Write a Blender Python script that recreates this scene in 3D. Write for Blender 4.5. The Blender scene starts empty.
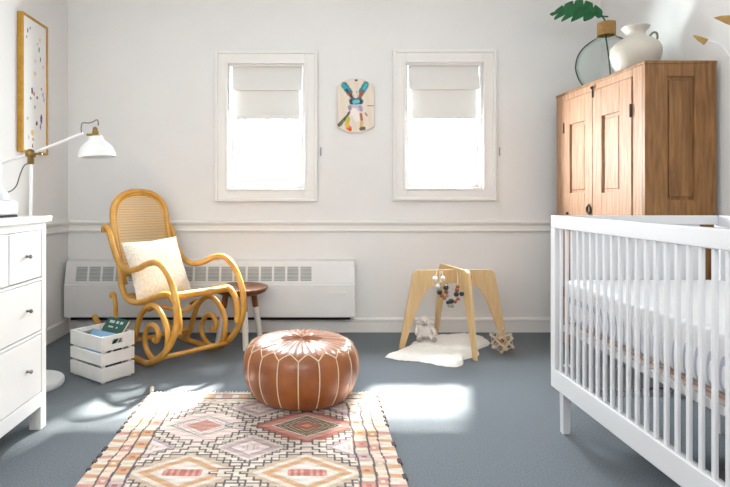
import bpy, bmesh, math, random
from mathutils import Vector, Matrix
random.seed(7)
PI = math.pi
SC = bpy.context.scene
COL = SC.collection

# ------------------------------------------------------------------ helpers
def lin(c):
    r = []
    for v in c[:3]:
        v = v / 255.0
        r.append(v / 12.92 if v <= 0.04045 else ((v + 0.055) / 1.055) ** 2.4)
    return (r[0], r[1], r[2], 1.0)

def mat(name, c, rough=0.5, c2=None, scale=20.0, stretch=(1, 1, 1), bump=0.0, bscale=None, metal=0.0, spec=0.5, coat=0.0, detail=4.0, sheen=0.0):
    m = bpy.data.materials.new(name); m.use_nodes = True
    nt = m.node_tree; b = nt.nodes['Principled BSDF']
    b.inputs['Base Color'].default_value = lin(c)
    b.inputs['Roughness'].default_value = rough
    b.inputs['Metallic'].default_value = metal
    b.inputs['Specular IOR Level'].default_value = spec
    b.inputs['Coat Weight'].default_value = coat
    b.inputs['Sheen Weight'].default_value = sheen
    if c2 or bump:
        tc = nt.nodes.new('ShaderNodeTexCoord'); mp = nt.nodes.new('ShaderNodeMapping')
        mp.inputs['Scale'].default_value = stretch
        nt.links.new(tc.outputs['Object'], mp.inputs['Vector'])
        n = nt.nodes.new('ShaderNodeTexNoise'); n.inputs['Scale'].default_value = scale; n.inputs['Detail'].default_value = detail
        nt.links.new(mp.outputs['Vector'], n.inputs['Vector'])
        if c2:
            r = nt.nodes.new('ShaderNodeValToRGB')
            r.color_ramp.elements[0].position = 0.3; r.color_ramp.elements[1].position = 0.7
            r.color_ramp.elements[0].color = lin(c); r.color_ramp.elements[1].color = lin(c2)
            nt.links.new(n.outputs['Fac'], r.inputs['Fac']); nt.links.new(r.outputs['Color'], b.inputs['Base Color'])
        if bump:
            n2 = n
            if bscale:
                n2 = nt.nodes.new('ShaderNodeTexNoise'); n2.inputs['Scale'].default_value = bscale
                nt.links.new(mp.outputs['Vector'], n2.inputs['Vector'])
            bp = nt.nodes.new('ShaderNodeBump'); bp.inputs['Strength'].default_value = bump; bp.inputs['Distance'].default_value = 0.01
            nt.links.new(n2.outputs['Fac'], bp.inputs['Height']); nt.links.new(bp.outputs['Normal'], b.inputs['Normal'])
    return m

def attr_mat(name, rough=0.8, bump=0.0, bscale=300):
    m = mat(name, (200, 200, 200), rough, bump=bump, scale=bscale)
    nt = m.node_tree; a = nt.nodes.new('ShaderNodeVertexColor'); a.layer_name = 'paint'
    nt.links.new(a.outputs['Color'], nt.nodes['Principled BSDF'].inputs['Base Color'])
    return m

def wmat(o):
    M = Matrix.Identity(4)
    while o is not None:
        M = Matrix.LocRotScale(o.location, o.rotation_euler, o.scale) @ M
        o = o.parent
    return M

def obj(name, bm, m, parent=None, world=True, smooth=None, label=None, kind=None):
    """link one bmesh as one object; world=True means the mesh was modelled in room coordinates"""
    if parent is not None and world:
        bm.transform(wmat(parent).inverted())
    me = bpy.data.meshes.new(name)
    bmesh.ops.recalc_face_normals(bm, faces=bm.faces)
    if smooth is not None:
        for f in bm.faces: f.smooth = True
        for e in bm.edges:
            if len(e.link_faces) == 2 and e.calc_face_angle(0) > math.radians(smooth): e.smooth = False
    bm.to_mesh(me); bm.free()
    o = bpy.data.objects.new(name, me); COL.objects.link(o)
    o.data.materials.append(m)
    if parent is not None: o.parent = parent
    if label: o['label'] = label
    if kind: o['kind'] = kind
    return o

def thing(name, label, cat, loc=(0, 0, 0), rotz=0, group=None):
    o = bpy.data.objects.new(name, None); COL.objects.link(o)
    o.empty_display_size = 0.1
    o.location = loc; o.rotation_euler = (0, 0, rotz)
    o['label'] = label; o['category'] = cat
    if group: o['group'] = group
    return o

def tag(o, label, cat, group=None):
    o['label'] = label; o['category'] = cat
    if group: o['group'] = group
    return o

def B(): return bmesh.new()

def box(bm, x0, x1, y0, y1, z0, z1, bev=0.0, M=None, seg=2):
    t = bmesh.new()
    r = bmesh.ops.create_cube(t, size=1.0)
    bmesh.ops.transform(t, matrix=Matrix.Translation(((x0+x1)/2, (y0+y1)/2, (z0+z1)/2)) @ Matrix.Diagonal((abs(x1-x0), abs(y1-y0), abs(z1-z0), 1)), verts=t.verts)
    if bev: bmesh.ops.bevel(t, geom=t.edges[:], offset=bev, segments=seg, profile=0.5, affect='EDGES')
    if M is not None: t.transform(M)
    merge(bm, t)
    return bm

def merge(bm, t):
    me = bpy.data.meshes.new('tmp'); t.to_mesh(me); t.free(); bm.from_mesh(me); bpy.data.meshes.remove(me)

def crom(pts, n=8):
    P = [Vector(p) for p in pts]; out = []
    P = [2*P[0]-P[1]] + P + [2*P[-1]-P[-2]]
    for i in range(1, len(P)-2):
        a, b, c, d = P[i-1:i+3]
        for k in range(n):
            t = k/n
            out.append(0.5*((2*b)+(c-a)*t+(2*a-5*b+4*c-d)*t*t+(3*b-a-3*c+d)*t**3))
    out.append(P[-2]); return out

def tube(bm, pts, r, segs=10, smooth=0, closed=False, flat=1.0, r_end=None):
    P = crom(pts, smooth) if smooth else [Vector(p) for p in pts]
    n = len(P); rings = []
    up = None
    for i, p in enumerate(P):
        if closed: tg = (P[(i+1) % n]-P[i-1])
        else: tg = (P[min(i+1, n-1)]-P[max(i-1, 0)])
        tg.normalize()
        if up is None:
            up = Vector((0, 0, 1)) if abs(tg.z) < 0.9 else Vector((1, 0, 0))
        side = tg.cross(up)
        if side.length < 1e-6: side = tg.orthogonal()
        side.normalize(); up = side.cross(tg).normalized()
        rr = r if r_end is None else r+(r_end-r)*i/(n-1)
        rings.append([bm.verts.new(p+side*math.cos(a)*rr+up*math.sin(a)*rr*flat) for a in (2*PI*k/segs for k in range(segs))])
    m = n if closed else n-1
    for i in range(m):
        a, b = rings[i], rings[(i+1) % n]
        for k in range(segs):
            bm.faces.new((a[k], a[(k+1) % segs], b[(k+1) % segs], b[k]))
    if not closed:
        bm.faces.new(rings[0][::-1]); bm.faces.new(rings[-1])
    return bm

def lathe(bm, prof, c=(0, 0, 0), segs=40, M=None):
    t = bmesh.new(); rings = []
    for r, z in prof:
        if r < 1e-5: rings.append([t.verts.new((0, 0, z))])
        else: rings.append([t.verts.new((r*math.cos(2*PI*k/segs), r*math.sin(2*PI*k/segs), z)) for k in range(segs)])
    for a, b in zip(rings, rings[1:]):
        for k in range(segs):
            k2 = (k+1) % segs
            if len(a) == 1 and len(b) == 1: continue
            if len(a) == 1: t.faces.new((a[0], b[k2], b[k]))
            elif len(b) == 1: t.faces.new((a[k], a[k2], b[0]))
            else: t.faces.new((a[k], a[k2], b[k2], b[k]))
    t.transform(Matrix.Translation(c) @ (M or Matrix.Identity(4)))
    merge(bm, t); return bm

def sph(bm, c, r, s=(1, 1, 1), u=14, v=10):
    t = bmesh.new(); bmesh.ops.create_uvsphere(t, u_segments=u, v_segments=v, radius=r)
    t.transform(Matrix.Translation(c) @ Matrix.Diagonal((*s, 1))); merge(bm, t); return bm

def prism(bm, poly, ax, th, bev=0.0):
    """poly: 3-D points in a plane; extruded by the vector ax*th"""
    t = bmesh.new()
    a = [t.verts.new(p) for p in poly]
    f = t.faces.new(a)
    r = bmesh.ops.extrude_face_region(t, geom=[f])
    d = Vector(ax).normalized()*th
    for v in [g for g in r['geom'] if isinstance(g, bmesh.types.BMVert)]: v.co += d
    if bev:
        bmesh.ops.recalc_face_normals(t, faces=t.faces)
        es = [e for e in t.edges if len(e.link_faces) == 2 and e.calc_face_angle(0) > 1.2]
        bmesh.ops.bevel(t, geom=es, offset=bev, segments=2, profile=0.5, affect='EDGES')
    merge(bm, t); return bm

def wall_with_holes(bm, x0, x1, y0, y1, z0, z1, holes):
    xs = sorted({x0, x1, *[h[0] for h in holes], *[h[1] for h in holes]})
    zs = sorted({z0, z1, *[h[2] for h in holes], *[h[3] for h in holes]})
    for a, b in zip(xs, xs[1:]):
        for c, d in zip(zs, zs[1:]):
            cx, cz = (a+b)/2, (c+d)/2
            if any(h[0] < cx < h[1] and h[2] < cz < h[3] for h in holes): continue
            box(bm, a, b, y0, y1, c, d)
    bmesh.ops.remove_doubles(bm, verts=bm.verts, dist=1e-5)
    return bm

def frame_ring(bm, x0, x1, z0, z1, w, y0, y1, bev=0.003, wt=None, wb=None):
    wt = w if wt is None else wt; wb = w if wb is None else wb
    box(bm, x0, x0+w, y0, y1, z0, z1, bev); box(bm, x1-w, x1, y0, y1, z0, z1, bev)
    box(bm, x0+w, x1-w, y0, y1, z1-wt, z1, bev); box(bm, x0+w, x1-w, y0, y1, z0, z0+wb, bev)
    return bm

def painted(name, nu, nv, place, paint, m, parent=None, thick=None):
    """a fine grid sheet with its surface pattern stored as colours on its own vertices"""
    vs, cols, fs = [], [], []
    for j in range(nv+1):
        for i in range(nu+1):
            vs.append(place(i/nu, j/nv)); cols.append(paint(i/nu, j/nv))
    for j in range(nv):
        for i in range(nu):
            a = j*(nu+1)+i
            fs.append((a, a+1, a+nu+2, a+nu+1))
    if parent is not None:
        inv = wmat(parent).inverted(); vs = [inv @ Vector(v) for v in vs]
    me = bpy.data.meshes.new(name); me.from_pydata([tuple(v) for v in vs], [], fs)
    at = me.color_attributes.new('paint', 'FLOAT_COLOR', 'POINT')
    flat = []
    for c in cols: flat.extend(lin(c))
    at.data.foreach_set('color', flat)
    me.materials.append(m)
    o = bpy.data.objects.new(name, me); COL.objects.link(o)
    if parent is not None: o.parent = parent
    if thick:
        s = o.modifiers.new('s', 'SOLIDIFY'); s.thickness = thick; s.offset = 0
    return o

# ------------------------------------------------------------------ materials
M_WALL = mat('wall paint', (228, 227, 226), 0.85, (231, 230, 229), 3)
M_TRIM = mat('trim paint', (232, 230, 227), 0.5, (235, 233, 230), 4)
M_CEIL = mat('ceiling paint', (238, 237, 234), 0.9, (241, 240, 238), 3)
M_FLOOR = mat('grey blue carpet', (76, 83, 89), 0.95, (110, 119, 127), 190, bump=0.5, bscale=320, detail=6, sheen=0.1)
M_WHITE = mat('white lacquer', (236, 235, 233), 0.28, (239, 238, 236), 5)
M_CRIB = mat('white crib paint', (208, 209, 212), 0.4, (211, 212, 215), 5)
M_PAPER = mat('white enamel', (232, 234, 235), 0.3, (236, 237, 238), 5)
M_GAP = mat('dark gap', (22, 22, 24), 0.9, (28, 28, 30), 20)
M_HEAT = mat('heater enamel', (226, 225, 224), 0.5, (230, 229, 228), 5)
M_GRILL = mat('heater louvre grey', (176, 179, 178), 0.55, (160, 164, 164), 12)
M_BRASS = mat('aged brass', (150, 122, 70), 0.35, (120, 98, 60), 60, metal=0.85)
M_GOLD = mat('gold leaf frame', (196, 150, 60), 0.4, (176, 128, 44), 30, metal=0.35)
M_LEAFGOLD = mat('brushed brass leaf', (176, 140, 80), 0.4, (150, 116, 60), 25, metal=0.4)
M_DARKMETAL = mat('dark iron', (50, 46, 42), 0.5, (66, 60, 54), 40, metal=0.6)
M_NICKEL = mat('nickel', (120, 116, 112), 0.3, (140, 136, 130), 40, metal=0.9)
M_CORD = mat('grey fabric cord', (96, 92, 86), 0.8, (120, 114, 106), 200)
M_BENT = mat('honey bentwood', (216, 166, 76), 0.3, (190, 132, 46), 9, (1, 1, 1), coat=0.3)
M_STOOL = mat('stool walnut wood', (140, 88, 48), 0.4, (108, 62, 32), 10, (1, 6, 1))
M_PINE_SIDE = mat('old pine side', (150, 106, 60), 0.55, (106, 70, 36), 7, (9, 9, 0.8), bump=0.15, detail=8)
M_PINE_LIT = mat('old pine window lit front', (180, 142, 112), 0.62, (146, 106, 78), 7, (9, 9, 0.8), bump=0.15, detail=8, spec=0.35)  # same pine as the side, its colour lightened for window light on the front
M_PLY = mat('birch ply', (220, 190, 142), 0.5, (205, 170, 120), 6, (8, 8, 1))
M_DOWEL = mat('natural beech', (222, 202, 172), 0.5, (206, 180, 146), 30)
M_LEATHER = mat('tan leather', (160, 92, 38), 0.45, (124, 64, 22), 7, bump=0.12, bscale=60, detail=6, spec=0.6, sheen=0.06, coat=0.3)
M_STITCH = mat('cream stitching', (226, 206, 176), 0.7, (214, 192, 160), 90)
M_PILLOW = mat('cream knit', (240, 235, 224), 0.9, (224, 216, 202), 55, bump=0.7, bscale=70)
M_FUR = mat('white wool', (248, 246, 240), 0.95, (240, 237, 230), 60, bump=0.6, bscale=140, sheen=0.3)
M_PLUSH = mat('pale plush', (240, 236, 232), 0.95, (230, 222, 216), 70, bump=0.6, bscale=160)
M_SKIN = mat('plush grey face', (176, 164, 158), 0.9, (160, 150, 144), 50)
M_JUG = mat('cream ceramic', (200, 194, 183), 0.4, (190, 183, 170), 6, coat=0.2)
M_JUGRING = mat('dark ceramic glaze', (96, 92, 86), 0.4, (120, 114, 106), 30)
M_ROPE = mat('jute rope', (176, 138, 84), 0.9, (150, 112, 62), 120, bump=0.5)
M_LEAF = mat('monstera green', (40, 112, 66), 0.35, (24, 84, 50), 25)
M_STEM = mat('leaf stem green', (30, 84, 56), 0.4, (24, 70, 46), 30)
M_CRATE = mat('white crate paint', (230, 228, 224), 0.55, (222, 220, 216), 14)
M_PAGE = mat('book pages', (226, 218, 200), 0.9, (210, 202, 184), 90)
M_BGREEN = mat('green book cover', (30, 84, 74), 0.5, (26, 74, 66), 12)
M_BBLUE = mat('light blue book cover', (132, 170, 204), 0.5, (122, 160, 196), 12)
M_BNAVY = mat('navy book cover', (40, 56, 76), 0.5, (36, 50, 70), 12)
M_INK = mat('pale cover lettering', (206, 222, 214), 0.6, (200, 216, 208), 30)
M_MATT = mat('mattress support', (214, 206, 196), 0.8, (206, 196, 186), 30)
M_PIPE = mat('brown mattress piping', (176, 140, 124), 0.8, (168, 132, 116), 40)
M_HUM = mat('pale blue grey plastic', (206, 211, 217), 0.35, (212, 217, 222), 8)
M_BLACKBEAD = mat('black bead', (28, 34, 36), 0.35, (34, 40, 42), 30)
M_BROWNBEAD = mat('reddish wood bead', (158, 90, 58), 0.45, (138, 76, 46), 30)
M_GREYBEAD = mat('grey bead', (168, 160, 146), 0.5, (156, 148, 136), 30)
M_WHITEBEAD = mat('white bead', (234, 230, 222), 0.4, (228, 224, 216), 30)
M_SLOT = mat('shadowed ply slot', (160, 112, 66), 0.7, (140, 96, 54), 40)
M_STRING = mat('string', (220, 212, 196), 0.9, (210, 200, 184), 90)
M_BINDING = mat('dark rug binding', (62, 56, 58), 0.95, (84, 74, 72), 60)

def blind_mat():
    m = bpy.data.materials.new('cream blind linen'); m.use_nodes = True; nt = m.node_tree
    nt.nodes.remove(nt.nodes['Principled BSDF'])
    out = nt.nodes['Material Output']
    d = nt.nodes.new('ShaderNodeBsdfDiffuse'); t = nt.nodes.new('ShaderNodeBsdfTranslucent'); mx = nt.nodes.new('ShaderNodeMixShader')
    n = nt.nodes.new('ShaderNodeTexNoise'); n.inputs['Scale'].default_value = 180
    r = nt.nodes.new('ShaderNodeValToRGB'); r.color_ramp.elements[0].color = lin((222, 221, 217)); r.color_ramp.elements[1].color = lin((228, 227, 224))
    nt.links.new(n.outputs['Fac'], r.inputs['Fac'])
    nt.links.new(r.outputs['Color'], d.inputs['Color']); nt.links.new(r.outputs['Color'], t.inputs['Color'])
    mx.inputs[0].default_value = 0.013
    nt.links.new(d.outputs[0], mx.inputs[1]); nt.links.new(t.outputs[0], mx.inputs[2]); nt.links.new(mx.outputs[0], out.inputs[0])
    return m
M_BLIND = blind_mat()

def thin_glass(name, col, gloss, edge=None):
    m = bpy.data.materials.new(name); m.use_nodes = True; nt = m.node_tree
    nt.nodes.remove(nt.nodes['Principled BSDF']); out = nt.nodes['Material Output']
    t = nt.nodes.new('ShaderNodeBsdfTransparent'); g = nt.nodes.new('ShaderNodeBsdfGlossy'); mx = nt.nodes.new('ShaderNodeMixShader')
    t.inputs[0].default_value = lin(col); g.inputs['Roughness'].default_value = 0.03
    lw = nt.nodes.new('ShaderNodeLayerWeight'); lw.inputs['Blend'].default_value = gloss
    nt.links.new(lw.outputs['Fresnel'], mx.inputs[0])
    nt.links.new(t.outputs[0], mx.inputs[1]); nt.links.new(g.outputs[0], mx.inputs[2])
    if edge:
        l2 = nt.nodes.new('ShaderNodeLayerWeight'); l2.inputs['Blend'].default_value = 0.35
        r = nt.nodes.new('ShaderNodeValToRGB'); r.color_ramp.elements[0].position = 0.35; r.color_ramp.elements[0].color = lin(col)
        r.color_ramp.elements[1].position = 0.95; r.color_ramp.elements[1].color = lin(edge)
        nt.links.new(l2.outputs['Facing'], r.inputs['Fac']); nt.links.new(r.outputs['Color'], t.inputs[0])
    nt.links.new(mx.outputs[0], out.inputs[0]); return m
M_PANE = thin_glass('window glass', (250, 252, 252), 0.08)
M_VASE = thin_glass('aqua vase glass', (250, 254, 253), 0.04, (160, 200, 194))

def cane_mat():
    m = mat('woven cane', (206, 166, 104), 0.6); nt = m.node_tree; b = nt.nodes['Principled BSDF']
    tc = nt.nodes.new('ShaderNodeTexCoord')
    ch = nt.nodes.new('ShaderNodeTexChecker'); ch.inputs['Scale'].default_value = 160
    ch.inputs['Color1'].default_value = lin((226, 192, 138)); ch.inputs['Color2'].default_value = lin((206, 168, 112))
    nt.links.new(tc.outputs['Object'], ch.inputs['Vector']); nt.links.new(ch.outputs['Color'], b.inputs['Base Color'])
    t = nt.nodes.new('ShaderNodeBsdfTransparent'); mx = nt.nodes.new('ShaderNodeMixShader')
    mp = nt.nodes.new('ShaderNodeMath'); mp.operation = 'MULTIPLY'; mp.inputs[1].default_value = 0.5
    nt.links.new(ch.outputs['Fac'], mp.inputs[0]); nt.links.new(mp.outputs[0], mx.inputs[0])
    nt.links.new(b.outputs[0], mx.inputs[1]); nt.links.new(t.outputs[0], mx.inputs[2])
    nt.links.new(mx.outputs[0], nt.nodes['Material Output'].inputs[0]); return m
M_CANE = cane_mat()

# ------------------------------------------------------------------ the room
XL, XR, YB, YF, H = -1.765, 2.15, 4.044, -1.1, 2.62
WT = 0.14
W1 = (-0.585, -0.028, 1.056, 1.968)      # window openings x0,x1,z0,z1
W2 = (0.718, 1.282, 1.062, 1.976)
obj('floor', box(B(), XL-WT, XR+WT, YF-WT, YB+WT, -0.1, 0), M_FLOOR, kind='structure')
obj('ceiling', box(B(), XL-WT, XR+WT, YF-WT, YB+WT, H, H+0.1), M_CEIL, kind='structure')
obj('wall_back', wall_with_holes(B(), XL-WT, XR+WT, YB, YB+WT, 0, H, [W1, W2]), M_WALL, kind='structure')
obj('wall_left', box(B(), XL-WT, XL, YF, YB, 0, H), M_WALL, kind='structure')
obj('wall_right', box(B(), XR, XR+WT, YF, YB, 0, H), M_WALL, kind='structure')
obj('wall_front', box(B(), XL-WT, XR+WT, YF-WT, YF, 0, H), M_WALL, kind='structure')
# baseboards with a bead on top; the chair rail with an upper and a lower bead
def run(bm, prof, a, b, n):
    """profile (out, z) swept from a to b along a wall whose inward normal is n"""
    r0 = [bm.verts.new((a[0]+n[0]*o, a[1]+n[1]*o, z)) for o, z in prof]
    r1 = [bm.verts.new((b[0]+n[0]*o, b[1]+n[1]*o, z)) for o, z in prof]
    k = len(prof)
    for i in range(k): bm.faces.new((r0[i], r0[(i+1) % k], r1[(i+1) % k], r1[i]))
    bm.faces.new(r0[::-1]); bm.faces.new(r1); return bm
BB = [(0, 0), (0.014, 0), (0.014, 0.082), (0.022, 0.086), (0.022, 0.098), (0.012, 0.108), (0, 0.108)]
CR = [(0, 0.735), (0.012, 0.735), (0.018, 0.742), (0.018, 0.752), (0.008, 0.757), (0.008, 0.785), (0.018, 0.79), (0.026, 0.803), (0.026, 0.813), (0.012, 0.823), (0, 0.823)]
obj('baseboard_back', run(B(), BB, (XL, YB), (XR, YB), (0, -1)), M_TRIM, kind='structure')
obj('baseboard_left', run(B(), BB, (XL, YF), (XL, YB), (1, 0)), M_TRIM, kind='structure')
obj('baseboard_right', run(B(), BB, (XR, YF), (XR, YB), (-1, 0)), M_TRIM, kind='structure')
obj('trim_1', run(B(), CR, (XL, YB), (XR, YB), (0, -1)), M_TRIM, kind='structure', label='white chair rail along the back wall')
obj('trim_2', run(B(), CR, (XL, YF), (XL, YB), (1, 0)), M_TRIM, kind='structure', label='white chair rail along the left wall')
obj('trim_3', run(B(), CR, (XR, YF), (XR, YB), (-1, 0)), M_TRIM, kind='structure', label='white chair rail along the right wall')

def window(name, W, blind_label, cleat_label, bz):
    x0, x1, z0, z1 = W
    b = B(); cw = 0.092
    frame_ring(b, x0-cw, x1+cw, z0-cw, z1+cw, cw, YB-0.018, YB, 0.003)
    frame_ring(b, x0-cw-0.004, x1+cw+0.004, z0-cw-0.004, z1+cw+0.004, 0.022, YB-0.03, YB, 0.004)
    frame_ring(b, x0-0.02, x1+0.02, z0-0.02, z1+0.02, 0.02, YB-0.024, YB, 0.003)
    w = obj(name, b, M_TRIM, kind='structure')
    s = B()
    frame_ring(s, x0, x1, z0, z1, 0.012, YB, YB+WT, 0)
    obj('window_jamb', s, M_TRIM, w)
    s = B(); zm = z0+0.485
    frame_ring(s, x0+0.012, x1-0.012, z0+0.012, zm+0.02, 0.026, YB+0.075, YB+0.1, 0.003)
    frame_ring(s, x0+0.012, x1-0.012, zm-0.01, z1-0.012, 0.026, YB+0.1, YB+0.125, 0.003)
    obj('window_sash', s, M_TRIM, w)
    obj('window_pane', box(B(), x0+0.03, x1-0.03, YB+0.086, YB+0.089, z0+0.03, zm), M_PANE, w)
    obj('window_pane', box(B(), x0+0.03, x1-0.03, YB+0.111, YB+0.114, zm, z1-0.03), M_PANE, w)
    # roman blind: two hanging folds and a hem
    t = thing('roman_blind', blind_label, 'blind', ((x0+x1)/2, YB+0.03, bz))
    zt = z1-0.014; zf = zt-0.175
    def fold(xa, xb, za, zb, y, out):
        k = B(); n = 12; vs = []
        for i in range(n+1):
            u = i/n; z = za+(zb-za)*u
            vs.append((k.verts.new((xa, y-out*math.sin(u*PI*0.55)**2, z)), k.verts.new((xb, y-out*math.sin(u*PI*0.55)**2, z)),
                       k.verts.new((xb, y+0.006, z)), k.verts.new((xa, y+0.006, z))))
        for a, c in zip(vs, vs[1:]):
            for q in range(4): k.faces.new((a[q], a[(q+1) % 4], c[(q+1) % 4], c[q]))
        k.faces.new(vs[0][::-1]); k.faces.new(vs[-1]); return k
    obj('blind_fold', fold(x0+0.026, x1-0.016, zt, zf, YB+0.03, 0.022), M_BLIND, t, smooth=40)
    obj('blind_fold', fold(x0+0.045, x1-0.034, zf+0.075, bz+0.03, YB+0.037, 0.0), M_BLIND, t, smooth=40)
    h = B(); box(h, x0+0.045, x1-0.034, YB+0.03, YB+0.043, bz, bz+0.03, 0.003)
    obj('blind_hem', h, M_BLIND, t)
    h = B(); box(h, x0+0.02, x1-0.014, YB+0.012, YB+0.055, zt, zt+0.002+0.0)
    obj('head_rail', h, M_TRIM, t)
    # small cord cleat on the wall beside the casing
    cx = x1+cw+0.03; cz = 1.325
    t = thing('cord_cleat', cleat_label, 'cleat', (cx, YB, cz))
    k = B(); box(k, cx-0.006, cx+0.006, YB-0.012, YB, cz-0.012, cz+0.012, 0.002); obj('cleat_base', k, M_TRIM, t)
    k = B(); tube(k, [(cx, YB-0.018, cz-0.03), (cx, YB-0.013, cz-0.015), (cx, YB-0.013, cz+0.015), (cx, YB-0.018, cz+0.03)], 0.004, 8); obj('cleat_prongs', k, M_NICKEL, t)
window('window_1', W1, 'cream folded fabric blind half raised in the window nearest the rocking chair', 'tiny metal cord cleat on the wall between the rabbit plaque and the rocking chair window', 1.567)
window('window_2', W2, 'cream folded fabric blind half raised in the window above the play gym', 'tiny metal cord cleat on the wall between the window and the armoire', 1.57)

# ------------------------------------------------------------------ wall heater under the left window
hx0, hx1 = -1.735, 0.334
t = thing('wall_heater', 'long white wall heater with louvred top grille under the windows', 'heater', ((hx0+hx1)/2, YB, 0.13))
prof = [(0, 0.15), (0.02, 0.136), (0.128, 0.136), (0.13, 0.142), (0.13, 0.365), (0.124, 0.372), (0.124, 0.38), (0.095, 0.515), (0.09, 0.53), (0, 0.537)]
obj('heater_cover', run(B(), prof, (hx0, YB), (hx1, YB), (0, -1)), M_HEAT, t)
g = B(); lv = B()
def slope(z):  # outward reach of the sloped grille face at height z
    return 0.124+(z-0.38)*(0.095-0.124)/(0.515-0.38)
x = (79-308)/138.0; pitch = 13.02/138.0
for i in range(18):
    a = x+i*pitch+0.002; b = a+pitch-0.016
    za, zb = 0.393, 0.493
    p = [(a, YB-slope(za)-0.0006, za), (b, YB-slope(za)-0.0006, za), (b, YB-slope(zb)-0.0006, zb), (a, YB-slope(zb)-0.0006, zb)]
    g.faces.new([g.verts.new(q) for q in p])
    for k in range(4):
        z = za+0.012+k*0.025
        box(lv, a, b, YB-slope(z)-0.003, YB-slope(z)-0.0008, z-0.004, z+0.004)
obj('grille_recess', g, M_GRILL, t); obj('louvre_grille', lv, mat('louvre light', (190, 193, 191), 0.5, (184, 187, 185), 10), t)
k = B(); box(k, hx0-0.002, hx0+0.075, YB-0.1322, YB-0.02, 0.136, 0.362, 0.004); obj('end_cap', k, M_HEAT, t)
k = B(); box(k, hx1-0.2, hx1-0.055, YB-0.1318, YB-0.125, 0.29, 0.318, 0.002); obj('control_door', k, M_HEAT, t)
k = B(); box(k, hx0+0.03, hx1-0.03, YB-0.092, YB-0.022, 0.110, 0.135); obj('underside_shade', k, M_GAP, t)  # near-black strip standing in for the shadow under the heater

# ------------------------------------------------------------------ painted rabbit plaque
px0, pz0, pw, ph = 0.213, 1.463, 0.272, 0.395
OUT = [(0.02, 0.09), (0.20, 0.02), (0.5, 0.0), (0.68, 0.01), (0.98, 0.10), (1.0, 0.75), (0.9, 0.87), (0.62, 0.99), (0.42, 1.0), (0.2, 0.93), (0.0, 0.8), (0.0, 0.14+0.03)]
OUT = [(0.0, 0.10), (0.30, 0.0), (0.66, 0.01), (1.0, 0.10), (1.0, 0.80), (0.86, 0.93), (0.62, 1.0), (0.35, 1.0), (0.12, 0.93), (0.0, 0.82)]
OUT = [(u, 1-v) for u, v in OUT]
OUT = [(0.0, 0.86), (0.14, 0.95), (0.34, 1.0), (0.64, 1.0), (0.84, 0.95), (1.0, 0.84), (1.0, 0.11), (0.66, 0.01), (0.30, 0.0), (0.0, 0.11)]
t = thing('wall_plaque', 'cream wooden plaque painted with a colourful rabbit between the two windows', 'wall art', (px0+pw/2, YB, pz0))
k = B(); prism(k, [(px0+u*pw, YB-0.004, pz0+v*ph) for u, v in OUT], (0, -1, 0), 0.016, 0.002)
obj('plaque_board', k, mat('cream plaque wood', (226, 214, 198), 0.7, (214, 200, 182), 18, (1, 1, 5)), t)
STRK = [  # colour, x0,v0,x1,v1,radius   (v downward, in board units)
 ((206, 188, 176), .22, .16, .40, .33, .055), ((206, 188, 176), .76, .16, .60, .33, .055),
 ((24, 108, 124), .20, .12, .33, .25, .060), ((40, 160, 170), .18, .13, .29, .20, .035), ((20, 60, 70), .26, .20, .34, .28, .022),
 ((24, 118, 134), .77, .11, .66, .24, .058), ((60, 170, 178), .78, .11, .72, .18, .028),
 ((140, 70, 44), .33, .27, .41, .36, .030), ((150, 80, 52), .67, .25, .60, .36, .032), ((90, 48, 40), .36, .30, .42, .38, .016),
 ((26, 100, 120), .40, .42, .62, .42, .058), ((96, 196, 206), .46, .43, .56, .42, .034), ((26, 60, 76), .37, .40, .38, .45, .020), ((26, 60, 76), .64, .40, .64, .44, .020),
 ((196, 184, 200), .36, .54, .62, .54, .055), ((150, 138, 160), .34, .52, .37, .60, .030), ((160, 146, 168), .62, .52, .65, .58, .026), ((240, 230, 226), .46, .62, .54, .72, .075),
 ((100, 76, 70), .32, .63, .22, .74, .022), ((74, 70, 66), .24, .72, .05, .86, .030), ((196, 186, 60), .30, .74, .26, .84, .038), ((90, 130, 70), .17, .78, .10, .86, .020),
 ((220, 110, 48), .30, .90, .33, .92, .045), ((214, 58, 40), .34, .94, .36, .95, .022), ((224, 180, 70), .25, .82, .28, .88, .030),
 ((170, 100, 60), .64, .66, .66, .76, .024), ((214, 170, 110), .66, .80, .65, .88, .028), ((104, 84, 70), .64, .93, .72, .92, .032), ((190, 120, 110), .76, .64, .80, .68, .016),
 ((60, 60, 70), .50, .03, .53, .03, .018), ((60, 64, 74), .82, .50, .98, .50, .006), ((140, 160, 170), .52, .24, .52, .26, .012)]
def segd(x, y, a):
    dx, dy = a[3]-a[1], a[4]-a[2]; L = dx*dx+dy*dy
    q = 0 if L == 0 else max(0, min(1, ((x-a[1])*dx+(y-a[2])*dy)/L))
    return math.hypot(x-a[1]-q*dx, (y-a[2]-q*dy)*1.4)
def paint_plaque(u, v):
    c = (228, 216, 200) if int(u*9+v*2) % 2 else (224, 211, 194); y = 1-v
    for s in STRK:
        if segd(u, y, s) < s[5]*(1.2+0.5*random.random()): c = s[0]
    return c
def inside(u, v, poly):
    r = False; j = len(poly)-1
    for i in range(len(poly)):
        a, b = poly[i], poly[j]
        if (a[1] > v) != (b[1] > v) and u < (b[0]-a[0])*(v-a[1])/(b[1]-a[1])+a[0]: r = not r
        j = i
    return r
def clampin(u, v):
    lo = 0.01 + (0.11-v)/0.11*0.30 if v < 0.11 else 0.01
    hi = 0.99
    if v < 0.11: hi = 0.66+(v-0.01)/0.10*0.33
    if v > 0.85:
        q = (v-0.85)/0.15; lo = 0.01+q*q*0.30+q*0.04; hi = 0.99-q*q*0.30-q*0.05
    return lo+(hi-lo)*u
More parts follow.
